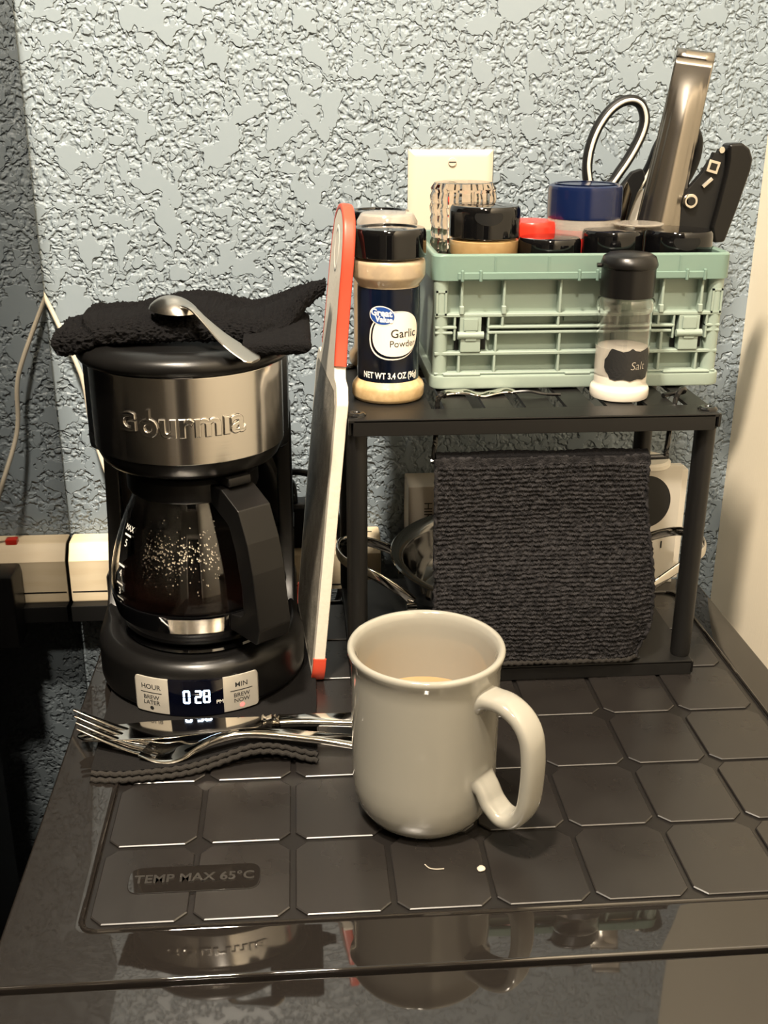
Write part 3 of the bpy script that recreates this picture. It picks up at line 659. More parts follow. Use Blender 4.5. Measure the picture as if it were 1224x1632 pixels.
# ------------------------------------------------------------------ cutting board leaning on the rack
t = thing('cutting_board', (1.25, 5.6, 0), 'white plastic cutting board with red handle rim leaning on the rack', 'cutting board')
O0 = Vector((1.33, 4.43, .02)); EA = Vector((-.20, 2.44, 0)).normalized(); EB = Vector((.40, .0, 4.13)).normalized(); EN = EA.cross(EB).normalized()
bmap = lambda a, b, h: O0 + EA*a + EB*b + EN*h
hnd = [(.55, 4.32), (.62, 4.9), (.66, 5.6), (.80, 5.95), (1.10, 6.12), (1.35, 6.12), (1.65, 5.95), (1.80, 5.6), (1.84, 4.9), (1.92, 4.32)]
outl = [(.12, 0), (2.30, 0), (2.46, .18), (2.46, 3.95), (2.30, 4.12), (2.05, 4.08)] + hnd[::-1] + [(.42, 4.12), (.16, 4.08), (0, 3.9), (0, .12)]
ol = rpoly(outl, .12, 4)
MB().prism(ol, -.075, .075, mapf=bmap, bev=.02).build('board', 'board', t, smooth=40)
def inset(poly, d):
    n = len(poly); out = []
    for i in range(n):
        a, p, b = Vector(poly[i-1]), Vector(poly[i]), Vector(poly[(i+1) % n]); e = (b-a)
        if e.length < 1e-6: out.append(tuple(p)); continue
        e.normalize(); out.append((p.x - e.y*d, p.y + e.x*d))
    return out
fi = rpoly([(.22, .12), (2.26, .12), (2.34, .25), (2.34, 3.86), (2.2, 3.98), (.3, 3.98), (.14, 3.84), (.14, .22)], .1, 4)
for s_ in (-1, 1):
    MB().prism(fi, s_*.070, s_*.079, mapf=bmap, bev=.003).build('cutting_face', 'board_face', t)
hl = smooth_path([(.50, 4.25), (.58, 4.6), (.63, 5.1), (.66, 5.6), (.78, 5.93), (1.0, 6.08), (1.23, 6.13), (1.46, 6.08), (1.68, 5.93), (1.80, 5.6), (1.84, 5.1), (1.88, 4.6), (1.96, 4.25)], 5)
hl = [Vector((p[0], p[1], 0)) for p in [tuple(Vector((q[0], q[1], 0)))[:2] for q in [(v[0], v[1]) for v in hl]]]
pth = [bmap(p.x, p.y, 0) for p in hl]
sides = [tuple(EN)]*len(pth)
MB().strip(pth, .080, .045, tuple(EN), 14, 4.0).build('handle_rim', 'red', t, smooth=50)
hh = MB()
for k in range(24):
    pass
hh.tube([bmap(1.23+.20*math.cos(2*PI*k/24), 5.62+.26*math.sin(2*PI*k/24), 0) for k in range(24)], .085, 10, True, ref=tuple(EN)); hh.build('hanging_hole_rim', 'white_plastic', t, smooth=60)
for pts in ([(0.0, .34), (0.0, .16), (.05, .04), (.15, -.01), (.3, -.012)], [(2.46, .34), (2.46, .18), (2.38, .04), (2.28, -.01), (2.1, -.012)]):
    pp = [bmap(a, b+.012, 0) for a, b in smooth_path([(p[0], p[1], 0) for p in pts], 4) and [(q.x, q.y) for q in smooth_path([(p[0], p[1], 0) for p in pts], 4)]]
    MB().strip(pp, .09, .03, tuple(EN), 12, 4.0).build('corner_foot', 'red', t, smooth=50)

# ------------------------------------------------------------------ two-tier rack
RX0, RX1, RY0, RY1, RZ = 1.77, 6.45, 4.32, 7.28, 3.72
t = thing('rack', ((RX0+RX1)/2, (RY0+RY1)/2, 0), 'black metal two-tier rack with slotted upper shelf', 'rack')
SX = [2.93+.528*k for k in range(7)]; sw_ = .085
sh = MB(); zt0 = RZ-.045
sh.box((RX0, RY0, zt0), (RX1, 4.78, RZ), .012); sh.box((RX0, 6.95, zt0), (RX1, RY1, RZ), .012)
xs = [RX0] + [q for x in SX for q in (x-sw_, x+sw_)] + [RX1]
for i in range(0, len(xs), 2): sh.box((xs[i], 4.77, zt0), (xs[i+1], 6.96, RZ))
sh.box((RX0+.06, RY0, RZ-.215), (RX1-.05, RY0+.04, RZ-.006), .012); sh.box((RX0+.06, RY1-.04, RZ-.215), (RX1-.05, RY1, RZ-.006), .012)
for x in (RX0, RX1-.04): sh.box((x, RY0+.06, RZ-.215), (x+.04, RY1-.06, RZ-.01), .012)
sh.build('upper_shelf', 'rack', t, smooth=30)
tr = MB(); tr.box((RX0, RY0, .17), (RX1+.02, RY1, .215), .012); tr.box((RX0, RY0, .0), (RX1+.02, RY0+.04, .205), .012); tr.box((RX0, RY1-.04, .0), (RX1+.02, RY1, .205), .012)
for x in (RX0, RX1-.02): tr.box((x, RY0+.03, 0), (x+.04, RY1-.03, .205), .012)
tr.build('lower_tray', 'rack', t, smooth=30)
MB().box((2.52, 5.2, .212), (2.68, 6.2, .222)).build('tray_slot', 'black_print', t, smooth=0)
for (x, y) in ((RX0+.11, RY0+.22), (RX1-.09, RY0+.22), (RX0+.11, RY1-.2), (RX1-.05, RY1-.2)):
    MB().lathe([(0, .215), (.125, .215), (.135, .26), (.135, RZ-.05), (0, RZ-.05)], (x, y), 24).build('leg', 'rack', t)
    MB().lathe([(.125, RZ), (.12, RZ+.02), (.09, RZ+.04), (.05, RZ+.038), (.04, RZ+.025), (0, RZ+.025)], (x, y), 24).build('bolt', 'wire', t)
for (x, z) in ((RX1-.035, RZ-.2), (RX1-.015, .0)):
    MB().box((x, RY0+.0, z+.02), (x+.06, RY0+.09, z+.2), .02).build('corner_cap', 'black_gloss', t)
# ------------------------------------------------------------------ towel bar and hanging towel
t = thing('towel_bar', (4.4, 4.6, 3.1), 'thin black wire bar hooked through the rack holding the hanging towel', 'towel bar')
RYD, RZD = 4.52, 3.10
w_ = [(3.06, 5.16, 3.78), (3.03, 5.02, 3.86), (2.98, 4.92, 3.86), (2.94, 4.90, 3.78), (2.93, 4.86, 3.62), (2.90, 4.66, 3.5), (2.88, 4.56, 3.40), (2.86, 4.52, 3.2), (2.87, RYD, RZD+.02), (2.95, RYD, RZD), (4.4, RYD, RZD), (5.78, RYD, RZD), (5.85, RYD, RZD+.03), (5.88, 4.54, 3.2), (5.93, 4.64, 3.45), (6.02, 4.83, 3.6), (6.06, 4.9, 3.74), (6.12, 4.94, 3.86), (6.2, 5.02, 3.87), (6.24, 5.12, 3.80), (6.16, 5.2, 3.765), (5.96, 5.1, 3.755)]
MB().tube(smooth_path(w_, 6), .034, 8).build('wire', 'wire', t)
t = thing('hanging_towel', (4.4, 4.45, .3), 'charcoal ribbed microfibre towel hanging from the rack', 'towel')
TW0, TW1 = 2.885, 5.62
def tprof(s_):
    """front path: s 0 at rod top .. 1 at bottom -> (y, z)"""
    z = RZD+.05 - s_*2.86; y = RYD-.10 - .20*sm(.25, .8, s_) - .02*math.sin(s_*5); return y, z
def towel(u, v):
    # v: 0 front bottom -> .72 rod -> 1 back bottom
    x0 = TW0; x1 = TW1
    if v < .75:
        s_ = 1-v/.75; y, z = tprof(s_); rows = 46
        wdn = .22*sm(.1, .75, s_); X = x0 + (x1+wdn-x0)*u
        if u > .9: X -= .16*sm(.82, 1.0, s_)*(u-.9)/.1
        y += .05*math.sin(u*7+1)*sm(.1, .9, s_)*.6 + .10*sm(.86, 1, u)*sm(.35, .8, s_)
        z += .03*math.sin(u*3.2)*s_ - .03*math.sin(u*9)*.3*s_
        z -= .03*math.cos(u*5)*(1-s_)*0.4
        if s_ > .03:
            ph = s_*rows + .45*nz(X*2.2, s_*9) + .25*nz(X*9, s_*40, 5); loop = .5+.5*math.cos(2*PI*ph); lx = .5+.5*math.sin(2*PI*(u*95 + 1.2*nz(X*5, z*5) + .5*math.floor(ph)))
            y -= .026*loop*(.35+.65*lx)*(.75+.5*nz(X*6, z*6, 7)) + .014*nz(X*24, z*24) + .012*nz(X*45, z*45)
        return (X, y, z)
    s_ = (v-.75)/.25; a = min(1, s_/.15)*PI
    if s_ < .15: return (x0+(x1-x0)*u, RYD-.10*math.cos(a), RZD+.05+.05*math.sin(a))
    q = (s_-.15)/.85; return (x0+(x1-x0)*u, RYD+.10, RZD+.05-1.6*q)
MB().grid(towel, 430, 480).build('cloth', 'micro', t, smooth=80, recalc=False)
for uu in (0.0, 1.0):
    pp = [Vector(towel(uu, .75*k/60)) + Vector((0, .01, 0)) for k in range(61)]
    pp = [p+Vector((.012*math.sin(i*2.4), 0, .0)) for i, p in enumerate(pp)]
    MB().tube(pp, .028, 7).build('side_hem', 'micro', t, smooth=70)
pp = [Vector(towel(k/110, 0.004)) for k in range(111)]; pp = [p+Vector((0, .0, -.012+.012*math.sin(i*1.9))) for i, p in enumerate(pp)]
MB().tube(pp, .034, 7).build('bottom_hem', 'hem', t, smooth=70)
MB().tube([Vector((TW0+(TW1-TW0)*k/90, RYD-.015, RZD+.045+.006*math.sin(k*1.7)-.01*math.sin(k*.16))) for k in range(91)], .085, 9).build('top_fold', 'terry', t, smooth=70)
fk = MB().box((5.42, 4.36, .235), (5.75, 4.5, .275), .015).build('care_tag', 'black_matte', t)
# ------------------------------------------------------------------ pan on the lower tray
PX, PY, PZ = 4.44, 6.36, .215
t = thing('frying_pan', (PX, PY, PZ), 'dark shiny pan with two loop handles on the lower tray', 'pan')
pr_ = [(0, PZ), (1.45, PZ), (1.58, PZ+.05), (1.70, PZ+.22), (1.80, .80), (1.86, .97), (1.95, 1.0), (1.97, 1.02), (1.95, 1.045), (1.86, 1.03), (1.78, .98), (1.74, .88), (1.68, .55), (1.58, .34), (1.42, .27), (0, .265)]
MB().lathe(pr_, (PX, PY), 96).build('bowl', 'pan', t, smooth=50)
for s_ in (-1, 1):
    pth = smooth_path([(PX+s_*1.70, PY-.75, .62), (PX+s_*1.90, PY-.72, .78), (PX+s_*2.25, PY-.62, .98), (PX+s_*2.60, PY-.46, 1.10), (PX+s_*2.72, PY-.3, 1.14), (PX+s_*2.76, PY-.05, 1.16), (PX+s_*2.70, PY+.25, 1.15), (PX+s_*2.52, PY+.42, 1.12), (PX+s_*2.2, PY+.5, 1.02), (PX+s_*1.88, PY+.55, .86), (PX+s_*1.70, PY+.56, .7)], 6)
    MB().strip(pth, .075, .03, (0, 0, 1), 12, 2.6).build('loop_handle', 'chrome', t, smooth=50)
    for y in (PY-.75, PY+.56):
        v = [(PX+s_*(1.70+.07*d), y, .60) for d in (0, 1)]
        MB().tube([(PX+s_*1.66, y-.08, .56), (PX+s_*1.80, y-.09, .56)], .06, 12, ref=(0, 0, 1)).build('rivet', 'chrome', t)

# ------------------------------------------------------------------ cartons behind the pan
t = thing('beige_carton', (3.7, 8.85, -.5), 'beige carton with dark upright lettering behind the pan', 'carton')
MB().box((2.94, 8.42, -.62), (4.5, 9.14, 1.36), .02).build('carton', 'box_beige', t)
tx = MB(); text_on(tx, 'HIK', .20, lambda x, y, h: (3.27-y*-1.0*0+(y), 8.415, .92-x)); tx.map(lambda p: p); tx.build('carton_lettering', 'black_print', t, smooth=0, recalc=False)
t = thing('white_carton', (6.75, 7.3, 0), 'white carton with a large black disc standing behind the pan handle', 'carton')
MB().box((6.28, 7.30, 0), (7.18, 7.44, 2.02), .015).build('carton', 'box_white', t)
mb = MB(); n = 48
mb.prism([(6.62+.40*math.cos(2*PI*k/n), 1.42+.44*math.sin(2*PI*k/n)) for k in range(n)], 7.301, 7.292, 'y').build('black_disc', 'black_print', t)
xz_disc(MB(), 6.78, .60, 7.301, .045, .008).build('black_dot', 'black_print', t)
MB().box((6.93, 7.292, .62), (6.95, 7.30, .74)).build('black_mark', 'black_print', t, smooth=0)
o = MB().box((6.6, 7.46, 0), (7.33, 7.72, 1.90), .02).build('cream_carton', 'paper'); tag(o, 'cream carton peeking out behind the white carton', 'carton')
o = MB().lathe([(0, 2.02), (.36, 2.02), (.40, 2.05), (.40, 2.11), (.36, 2.14), (0, 2.145)], (6.56, 7.37), 32).build('white_puck', 'white_plastic'); tag(o, 'small round white puck resting on the white carton', 'puck')

# ------------------------------------------------------------------ garlic powder jar
def jar_lid(t, c, r, z0, z1, m='black_gloss', ring=True, flip=True):
    pr = [(r*.9, z0-.03), (r, z0), (r*1.005, z0+.02), (r*1.0, z1-.07), (r*.985, z1-.03), (r*.94, z1), (r*.86, z1+.006)]
    if ring: pr += [(r*.76, z1+.004), (r*.74, z1-.012), (r*.70, z1-.012), (0, z1-.008)]
    else: pr += [(0, z1+.008)]
    o = MB().lathe(pr, c, 56).build('lid', m, t, smooth=40)
    return o
GX, GY = 2.345, 5.43
t = thing('garlic_powder_jar', (GX, GY, RZ), 'garlic powder jar with navy label and black lid on the rack', 'spice jar')
MB().lathe([(0, RZ+.01), (.40, RZ), (.45, RZ+.015), (.472, RZ+.06), (.475, RZ+.17), (.455, RZ+.215), (.40, RZ+.275), (.392, RZ+.30)], (GX, GY), 56).build('base', 'garlic', t, smooth=50)
MB().lathe([(.392, RZ+.28), (.392, 5.19), (.40, 5.21), (.455, 5.29), (.468, 5.33), (.47, 5.47), (.455, 5.515), (.42, 5.53), (.42, 5.57)], (GX, GY), 56).build('neck', 'garlic_neck', t, smooth=50)
lb = MB().lathe([(.393, 3.99), (.400, 3.99), (.400, 5.185), (.393, 5.185)], (GX, GY), 72).build('label', 'navy_label', t, smooth=40)
lid_g = jar_lid(t, (GX, GY), .472, 5.56, 5.90)
FA = math.radians(-4)
cc = lambda x, y, h=0: cyl((GX, GY), .402, FA, 4.60)(x, y, h)
e1 = MB(); ell_patch(e1, lambda x, y, h: cc(x+.085+.10*y, y+.005, h), .345, .31, 48, 8, .0, 2.3); e1.build('label_ring', 'label_white', lb, smooth=0, recalc=False)
e1 = MB(); ell_patch(e1, lambda x, y, h: cc(x+.095+.10*y, y+.008, h), .333, .295, 48, 8, .002, 2.3); e1.build('label_navy_ring', 'navy_label', lb, smooth=0, recalc=False)  # navy ring printed around the label oval
e1 = MB(); ell_patch(e1, lambda x, y, h: cc(x+.112+.10*y, y+.02, h), .322, .28, 48, 8, .004, 2.3); e1.build('label_oval', 'label_white', lb, smooth=0, recalc=False)
e1 = MB(); ell_patch(e1, lambda x, y, h: cc(x-.085+.0*y, y+.26-.08*x, h), .168, .122, 40, 5, .006); e1.build('brand_oval_edge', 'label_white', lb, smooth=0, recalc=False)
e1 = MB(); ell_patch(e1, lambda x, y, h: cc(x-.085, y+.26-.08*x, h), .156, .110, 40, 5, .008); e1.build('brand_oval', 'label_blue', lb, smooth=0, recalc=False)
tx = MB(); text_on(tx, 'Great', .115, lambda x, y, h: cc(x-.095, y+.295-.08*x, .010), .004); text_on(tx, 'Value', .098, lambda x, y, h: cc(x-.06, y+.212-.08*x, .010), .004); tx.build('brand_lettering', 'white_print', lb, smooth=0, recalc=False)
tx = MB(); text_on(tx, 'Garlic', .150, lambda x, y, h: cc(x+.205, y+.03, .007), .001); text_on(tx, 'Powder', .118, lambda x, y, h: cc(x+.195, y-.10, .007), .0); tx.build('product_lettering', 'black_print', lb, smooth=0, recalc=False)
tx = MB(); text_on(tx, 'NET WT 3.4 OZ (96g)', .112, lambda x, y, h: cc(x+.04, y-.515, .003), .003, sx=.76); tx.build('weight_lettering', 'white_print', lb, smooth=0, recalc=False)
# jars standing behind it
def spice_jar(name, c, label, body, r=.47, lidm='black_gloss', z0=RZ, zt=5.88, clear_cap=False):
    t = thing(name, (c[0], c[1], z0), label, 'spice jar', 'spice jars on the rack and in its crate')
    MB().lathe([(0, z0), (r*.92, z0), (r, z0+.06), (r, z0+.18), (r*.84, z0+.28), (r*.84, zt-.72), (r*.98, zt-.6), (r*.98, zt-.44), (r*.9, zt-.38), (r*.9, zt-.34)], c, 40).build('body', body, t, smooth=50)
    if clear_cap:
        MB().lathe([(r*.88, zt-.36), (r*.92, zt-.2), (r*.99, zt-.16), (r*1.0, zt-.10), (r*.86, zt), (r*.8, zt+.01), (0, zt+.01), (0, zt-.01), (r*.78, zt-.012), (r*.84, zt-.03), (r*.95, zt-.13), (r*.9, zt-.2), (r*.85, zt-.36)], c, 48).build('clear_cap', 'cloud_glass', t, smooth=50)
    else: jar_lid(t, c, r, zt-.35, zt, lidm, True)
    return t
spice_jar('spice_jar', (2.40, 6.42), 'spice jar with a clear dome cap right behind the garlic powder', 'garlic_neck', .41, zt=5.97, clear_cap=True)
spice_jar('spice_jar', (2.36, 7.30), 'spice jar with a black lid, rearmost behind the garlic powder', 'spice_brown', .44, zt=5.93)

# ------------------------------------------------------------------ salt shaker
SX_, SY_ = 5.40, 5.24
t = thing('salt_shaker', (SX_, SY_, RZ), 'clear salt shaker with black lid and chalkboard label on the rack', 'salt shaker')
MB().lathe([(0, RZ+.012), (.34, RZ), (.375, RZ+.02), (.385, RZ+.06), (.385, RZ+.13), (.37, RZ+.165), (.345, RZ+.185), (.340, RZ+.22), (.338, 4.41), (.2, 4.43), (0, 4.40)], (SX_, SY_), 48).build('salt', 'salt', t, smooth=45)
gp = [(.346, 4.05), (.346, 4.82), (.352, 4.86), (.372, 4.90), (.374, 4.97), (.355, 5.02), (.32, 5.04), (.32, 5.10)]
MB().lathe(gp + [(r-.02, z) for r, z in gp[::-1]] + [gp[0]], (SX_, SY_), 56).build('glass_body', 'glass', t, smooth=50)
MB().lathe([(.30, 5.05), (.335, 5.05), (.345, 5.06), (.345, 5.40), (.35, 5.42), (.36, 5.425), (.365, 5.45), (.358, 5.48), (.33, 5.55), (.27, 5.585), (0, 5.60)], (SX_, SY_), 48).build('lid', 'black_plastic', t, smooth=45)
MB().lathe([(.3451, 5.405), (.349, 5.41), (.3451, 5.415)], (SX_, SY_), 48).build('lid_seam', 'black_gloss', t)
MB().tube([(SX_-.35, SY_, 5.44), (SX_-.40, SY_, 5.44), (SX_-.415, SY_, 5.44)], .03, 8, ref=(0, 0, 1)).build('hinge_nub', 'black_plastic', t)
ca = math.radians(2); cs = cyl((SX_, SY_), .349, ca, 4.215)
sh = [(0, .255), (.05, .215), (.12, .20), (.20, .225), (.27, .245), (.30, .20), (.33, .12), (.37, .06), (.37, -.06), (.34, -.12), (.30, -.16), (.28, -.215), (.20, -.235), (.10, -.215), (0, -.245)]
sh = sh + [(-x, z) for x, z in sh[-2:0:-1]]
sh = [(x*.98+.02, z*.86) for x, z in sh]
def patch_poly(mb, poly, mapf, m=6, h=0):
    n = len(poly); v = [mapf(.02, 0, h)]; f = []
    for j in range(1, m+1):
        for (x, z) in poly: v.append(mapf(.02+(x-.02)*j/m, z*j/m, h))
    for k in range(n): f.append((0, 1+k, 1+(k+1) % n))
    for j in range(m-1):
        for k in range(n): f.append((1+j*n+k, 1+(j+1)*n+k, 1+(j+1)*n+(k+1) % n, 1+j*n+(k+1) % n))
    return mb.add(v, f)
sl = patch_poly(MB(), [tuple(p)[:2] for p in [(q[0], q[1]) for q in rpoly(sh, .02, 2)]], cs).build('chalk_label', 'black_print', t, smooth=0, recalc=False); sl['label'] = 'scalloped black chalkboard label'
tx = MB(); text_on(tx, 'Salt', .15, lambda x, y, h: cyl((SX_, SY_), .352, ca, 4.20)(x+.12+.15*y, y, 0), -.002); tx.build('chalk_lettering', 'box_beige', sl, smooth=0, recalc=False)

# ------------------------------------------------------------------ sage crate
KX0, KX1, KY0, KY1, KZ0, KZ1 = 2.96, 6.86, 5.65, 8.45, RZ+.03, 5.53
t = thing('storage_crate', ((KX0+KX1)/2, (KY0+KY1)/2, RZ), 'sage green ribbed plastic crate with two latches on the rack', 'crate')
mb = MB(); wt = .05; rcs = .16
fx0, fx1, fy0, fy1 = KX0+.06, KX1-.06, KY0+rcs, KY1-rcs
mb.box((fx0, fy0, KZ0+.02), (fx1, fy0+wt, 5.22)); mb.box((fx0, fy1-wt, KZ0+.02), (fx1, fy1, 5.22)); mb.box((fx0, fy0, KZ0+.02), (fx0+wt, fy1, 5.22)); mb.box((fx1-wt, fy0, KZ0+.02), (fx1, fy1, 5.22)); mb.box((fx0, fy0, KZ0+.01), (fx1, fy1, KZ0+.06))
mb.build('shell', 'sage', t, smooth=0)
for k in (-1, 1):
    for l in (-1, 1): pass
for x in (KX0+.1, KX1-.1):
    for y in (KY0+.1, KY1-.1): MB().lathe([(0, KZ0), (.1, KZ0), (.1, 5.2), (0, 5.2)], (x, y), 20).build('corner_post', 'sage', t)
MB().prism(rpoly([(KX0-.04, KY0-.05), (KX1+.06, KY0-.05), (KX1+.06, KY1+.05), (KX0-.04, KY1+.05)], .22, 6), KZ0, 3.935, 'z', .03).build('base_rim', 'sage', t, smooth=40)
def hrib(x0, x1, z, h=.04, y=KY0): return MB().box((x0, y, z-h/2), (x1, y+rcs+.01, z+h/2), .008, 1).build('rib', 'sage', t)
def vrib(x, z0, z1, w=.034, y=KY0+.005): return MB().box((x-w/2, y, z0), (x+w/2, y+rcs+.01, z1), .008, 1).build('rib', 'sage', t)
LX = (3.47, 6.43)
hrib(KX0+.02, KX1-.02, 4.735, .045)
for (a, b) in ((KX0+.02, 3.27), (3.68, 6.22), (6.64, KX1-.02)): hrib(a, b, 4.575, .035)
for (a, b) in ((KX0+.02, 3.22), (3.68, 6.18), (6.66, KX1-.02)): hrib(a, b, 4.505, .035)
hrib(KX0+.02, KX1-.02, 4.225, .045); hrib(KX0+.02, KX1-.02, 3.955, .03)
for x in (3.33, 3.89, 4.64, 5.45, 6.02, 6.55): vrib(x, 4.73, 5.22)
for x in (3.88, 4.63, 5.42, 5.99): vrib(x, 4.57, 4.73)
for x in (3.80, 4.66, 5.40, 6.05): vrib(x, 4.22, 4.51)
for x in (3.31, 3.79, 4.66, 5.40, 6.04, 6.56): vrib(x, 3.95, 4.22)
for x in (3.33, 3.89, 6.01, 6.54): MB().box((x-.03, KY0-.02, 4.75), (x+.03, KY0+.05, 4.86), .01, 1).build('rib_clip', 'sage', t)
for (x0, x1, sgn) in ((KX0+.03, KX0+.17, 0), (KX1-.17, KX1-.03, 0)):
    mb = MB()
    mb.box((x0, KY0-.005, 4.74), (x0+.025, KY0+.08, 5.06)); mb.box((x1-.025, KY0-.005, 4.74), (x1, KY0+.08, 5.06)); mb.box((x0, KY0-.005, 5.035), (x1, KY0+.08, 5.06)); mb.box((x0, KY0-.005, 4.74), (x1, KY0+.08, 4.765))
    fr_ = mb.build('grip_frame', 'sage', t, smooth=0)
    MB().box((x0+.025, KY0+.07, 4.765), (x1-.025, KY0+.085, 5.035)).build('grip_opening', 'black_matte', fr_, smooth=0)
for x in LX:
    for s_ in (-1, 1): vrib(x+s_*.225, 4.40, 4.74, .03)
    MB().box((x-.21, KY0+.13, 4.26), (x+.21, KY0+.15, 4.72)).build('latch_recess', 'black_matte', t, smooth=0)
    la = MB(); la.box((x-.16, KY0-.0, 4.50), (x+.13, KY0+.14, 4.715), .012); la.box((x-.15, KY0-.02, 4.25), (x+.12, KY0+.14, 4.44), .014)
    lo_ = la.build('latch', 'sage', t)
    MB().box((x-.11, KY0-.025, 4.535), (x+.08, KY0+.0, 4.695), .01).build('latch_tab', 'sage', lo_)
    MB().tube([(x-.19, KY0-.005, 4.475), (x+.16, KY0-.005, 4.475)], .05, 14, ref=(0, 0, 1)).build('latch_pin', 'sage', lo_, smooth=40)
    MB().box((x-.09, KY0-.035, 4.40), (x+.06, KY0-.01, 4.53), .02).build('latch_hook', 'sage', lo_)
for (a, b) in ((3.1, 3.6), (4.75, 5.1), (6.1, 6.75)): MB().box((a, KY0-.045, 3.935), (b, KY0+.02, 3.965), .008, 1).build('base_tab', 'sage', t)
MB().box((4.73, KY0+.12, 4.63), (5.12, KY0+.165, 4.70), .004, 1).build('name_plate', 'sage', t)
# translucent rim around the opening
ro = rpoly([(KX0-.03, KY0-.03), (KX1+.05, KY0-.03), (KX1+.05, KY1+.03), (KX0-.03, KY1+.03)], .2, 6); ri = rpoly([(KX0+.07, KY0+.06), (KX1-.05, KY0+.06), (KX1-.05, KY1-.06), (KX0+.07, KY1-.06)], .15, 6)
ring_mesh(ro, ri, 5.195, KZ1, .03).build('rim', 'sage_rim', t, smooth=35)
hb = MB().box((KX0+.3, KY0-.05, 5.205), (KX1-.3, KY0-.02, 5.30), .01, 1).build('rim_bar', 'sage_rim', t)
for x in (3.44, 4.98, 6.42):
    for d in (-.14, .1): MB().box((x+d, KY0-.065, 5.18), (x+d+.04, KY0-.01, 5.33), .01, 1).build('rim_clip', 'sage_rim', t)
for x in (3.75, 4.45, 5.2, 5.8, 6.2): MB().box((x-.012, KY0-.04, 5.30), (x+.012, KY0-.02, 5.5)).build('rim_rib', 'sage_rim', t, smooth=0)

# contents of the crate
CZ = KZ0+.07
def crate_jar(name, c, r, zl, zt, label, body, lidm='black_gloss', cat='spice jar', notch=False, paper=False):
    t = thing(name, (c[0], c[1], CZ), label, cat, 'spice jars on the rack and in its crate')
    MB().lathe([(0, CZ), (r*.93, CZ), (r*.97, CZ+.05), (r*.97, zl-.30), (r*.90, zl-.26), (r*.97, zl-.22), (r*.98, zl-.05), (r*.9, zl-.02), (r*.9, zl+.02)], c, 40).build('body', body, t, smooth=50)
    lo = jar_lid(t, c, r, zl, zt, lidm, False)
    if paper: MB().lathe([(0, zt+.008), (r*.90, zt+.008), (r*.91, zt+.014), (0, zt+.016)], c, 40).build('lid_top', 'paper', lo)
    if notch:
        mb = MB(); fn_ = cyl(c, r*1.004, -.05, zt-.11); n = 12
        ell_patch(mb, lambda x, y, h: fn_(x, min(y, .045), .004), r*.40, .115, 24, 3); mb.build('thumb_notch', 'black_matte', lo, recalc=False)
    return t
crate_jar('spice_jar', (3.72, 6.40), .475, 5.675, 6.075, 'brown spice jar with a tall black flip lid in the crate', 'spice_brown', notch=True)
crate_jar('spice_jar', (4.60, 6.32), .425, 5.40, 5.66, 'low black-lidded jar in the crate in front of the red lid', 'spice_red')
crate_jar('spice_jar', (5.48, 6.38), .41, 5.42, 5.745, 'black-lidded jar in the crate directly behind the salt shaker', 'spice_red')
j = crate_jar('spice_jar', (6.40, 6.38), .46, 5.42, 5.745, 'black-lidded jar at the right end of the crate below the tongs', 'spice_brown', notch=True)
crate_jar('red_lid_jar', (4.50, 7.06), .36, 5.60, 5.80, 'jar with a shiny red lid in the crate beside the blue-lidded jar', 'spice_red', 'red_lid')
# blue lid jar
c = (5.25, 7.10)
t = thing('blue_lid_jar', (c[0], c[1], CZ), 'jar with a tall navy blue lid and red contents in the crate', 'spice jar')
MB().lathe([(0, CZ), (.48, CZ), (.51, CZ+.05), (.51, 5.66), (.50, 5.70), (0, 5.70)], c, 48).build('contents', 'spice_red', t, smooth=45)
MB().lathe([(.515, 5.6), (.52, 5.62), (.52, 5.80), (.50, 5.86), (.47, 5.87), (.47, 5.70), (.515, 5.6)], c, 48).build('clear_neck', 'cloud_glass', t, smooth=45)
MB().lathe([(.48, 5.84), (.515, 5.84), (.522, 5.88), (.522, 6.22), (.51, 6.27), (.47, 6.29), (0, 6.30)], c, 56).build('lid', 'blue_lid', t, smooth=40)
MB().lathe([(.40, 6.29), (.44, 6.30), (.44, 6.305), (.40, 6.30)], c, 48).build('lid_ring', 'blue_lid', t)
# clear cut-glass jar, upside down
c = (3.60, 7.62)
t = thing('cut_glass_jar', (c[0], c[1], CZ), 'clear cut-glass jar standing in the crate before the wall plate', 'glass jar')
pr = [(.30, 5.0), (.44, 5.0), (.455, 5.3), (.44, 5.62), (.45, 5.66), (.465, 5.95), (.455, 6.2), (.42, 6.28), (.37, 6.29), (0, 6.285)]
mb = MB(); seg = 48
def fac(k): return 1 + .045*(1 if (k//2) % 2 else -1)
v = []; f = []
prf = [(0, CZ)] + [(.42, CZ), (.44, CZ+.06)] + [(.455, 4.6)] + pr[1:]
fine = []
for (a, b) in zip(prf, prf[1:]):
    m_ = max(1, int(abs(b[1]-a[1])/.05))
    for i in range(m_): fine.append((a[0]+(b[0]-a[0])*i/m_, a[1]+(b[1]-a[1])*i/m_))
fine.append(prf[-1])
for i, (r, z) in enumerate(fine):
    for k in range(seg):
        rr = r*(fac(k) if 5.1 < z < 6.25 else 1)*(1+(-.04 if (i % 3 == 0 and 5.1 < z < 6.22) else 0)); q = 2*PI*k/seg
        v.append((c[0]+max(rr, 1e-4)*math.sin(q), c[1]-max(rr, 1e-4)*math.cos(q), z))
for i in range(len(fine)-1):
    for k in range(seg): f.append((i*seg+k, i*seg+(k+1) % seg, (i+1)*seg+(k+1) % seg, (i+1)*seg+k))
mb.add(v, f).build('jar', 'cut_glass', t, smooth=20)
MB().lathe([(0, CZ+.05), (.38, CZ+.05), (.40, 5.2), (.38, 5.25), (0, 5.25)], c, 32).build('peppercorns', 'black_coffee', t)
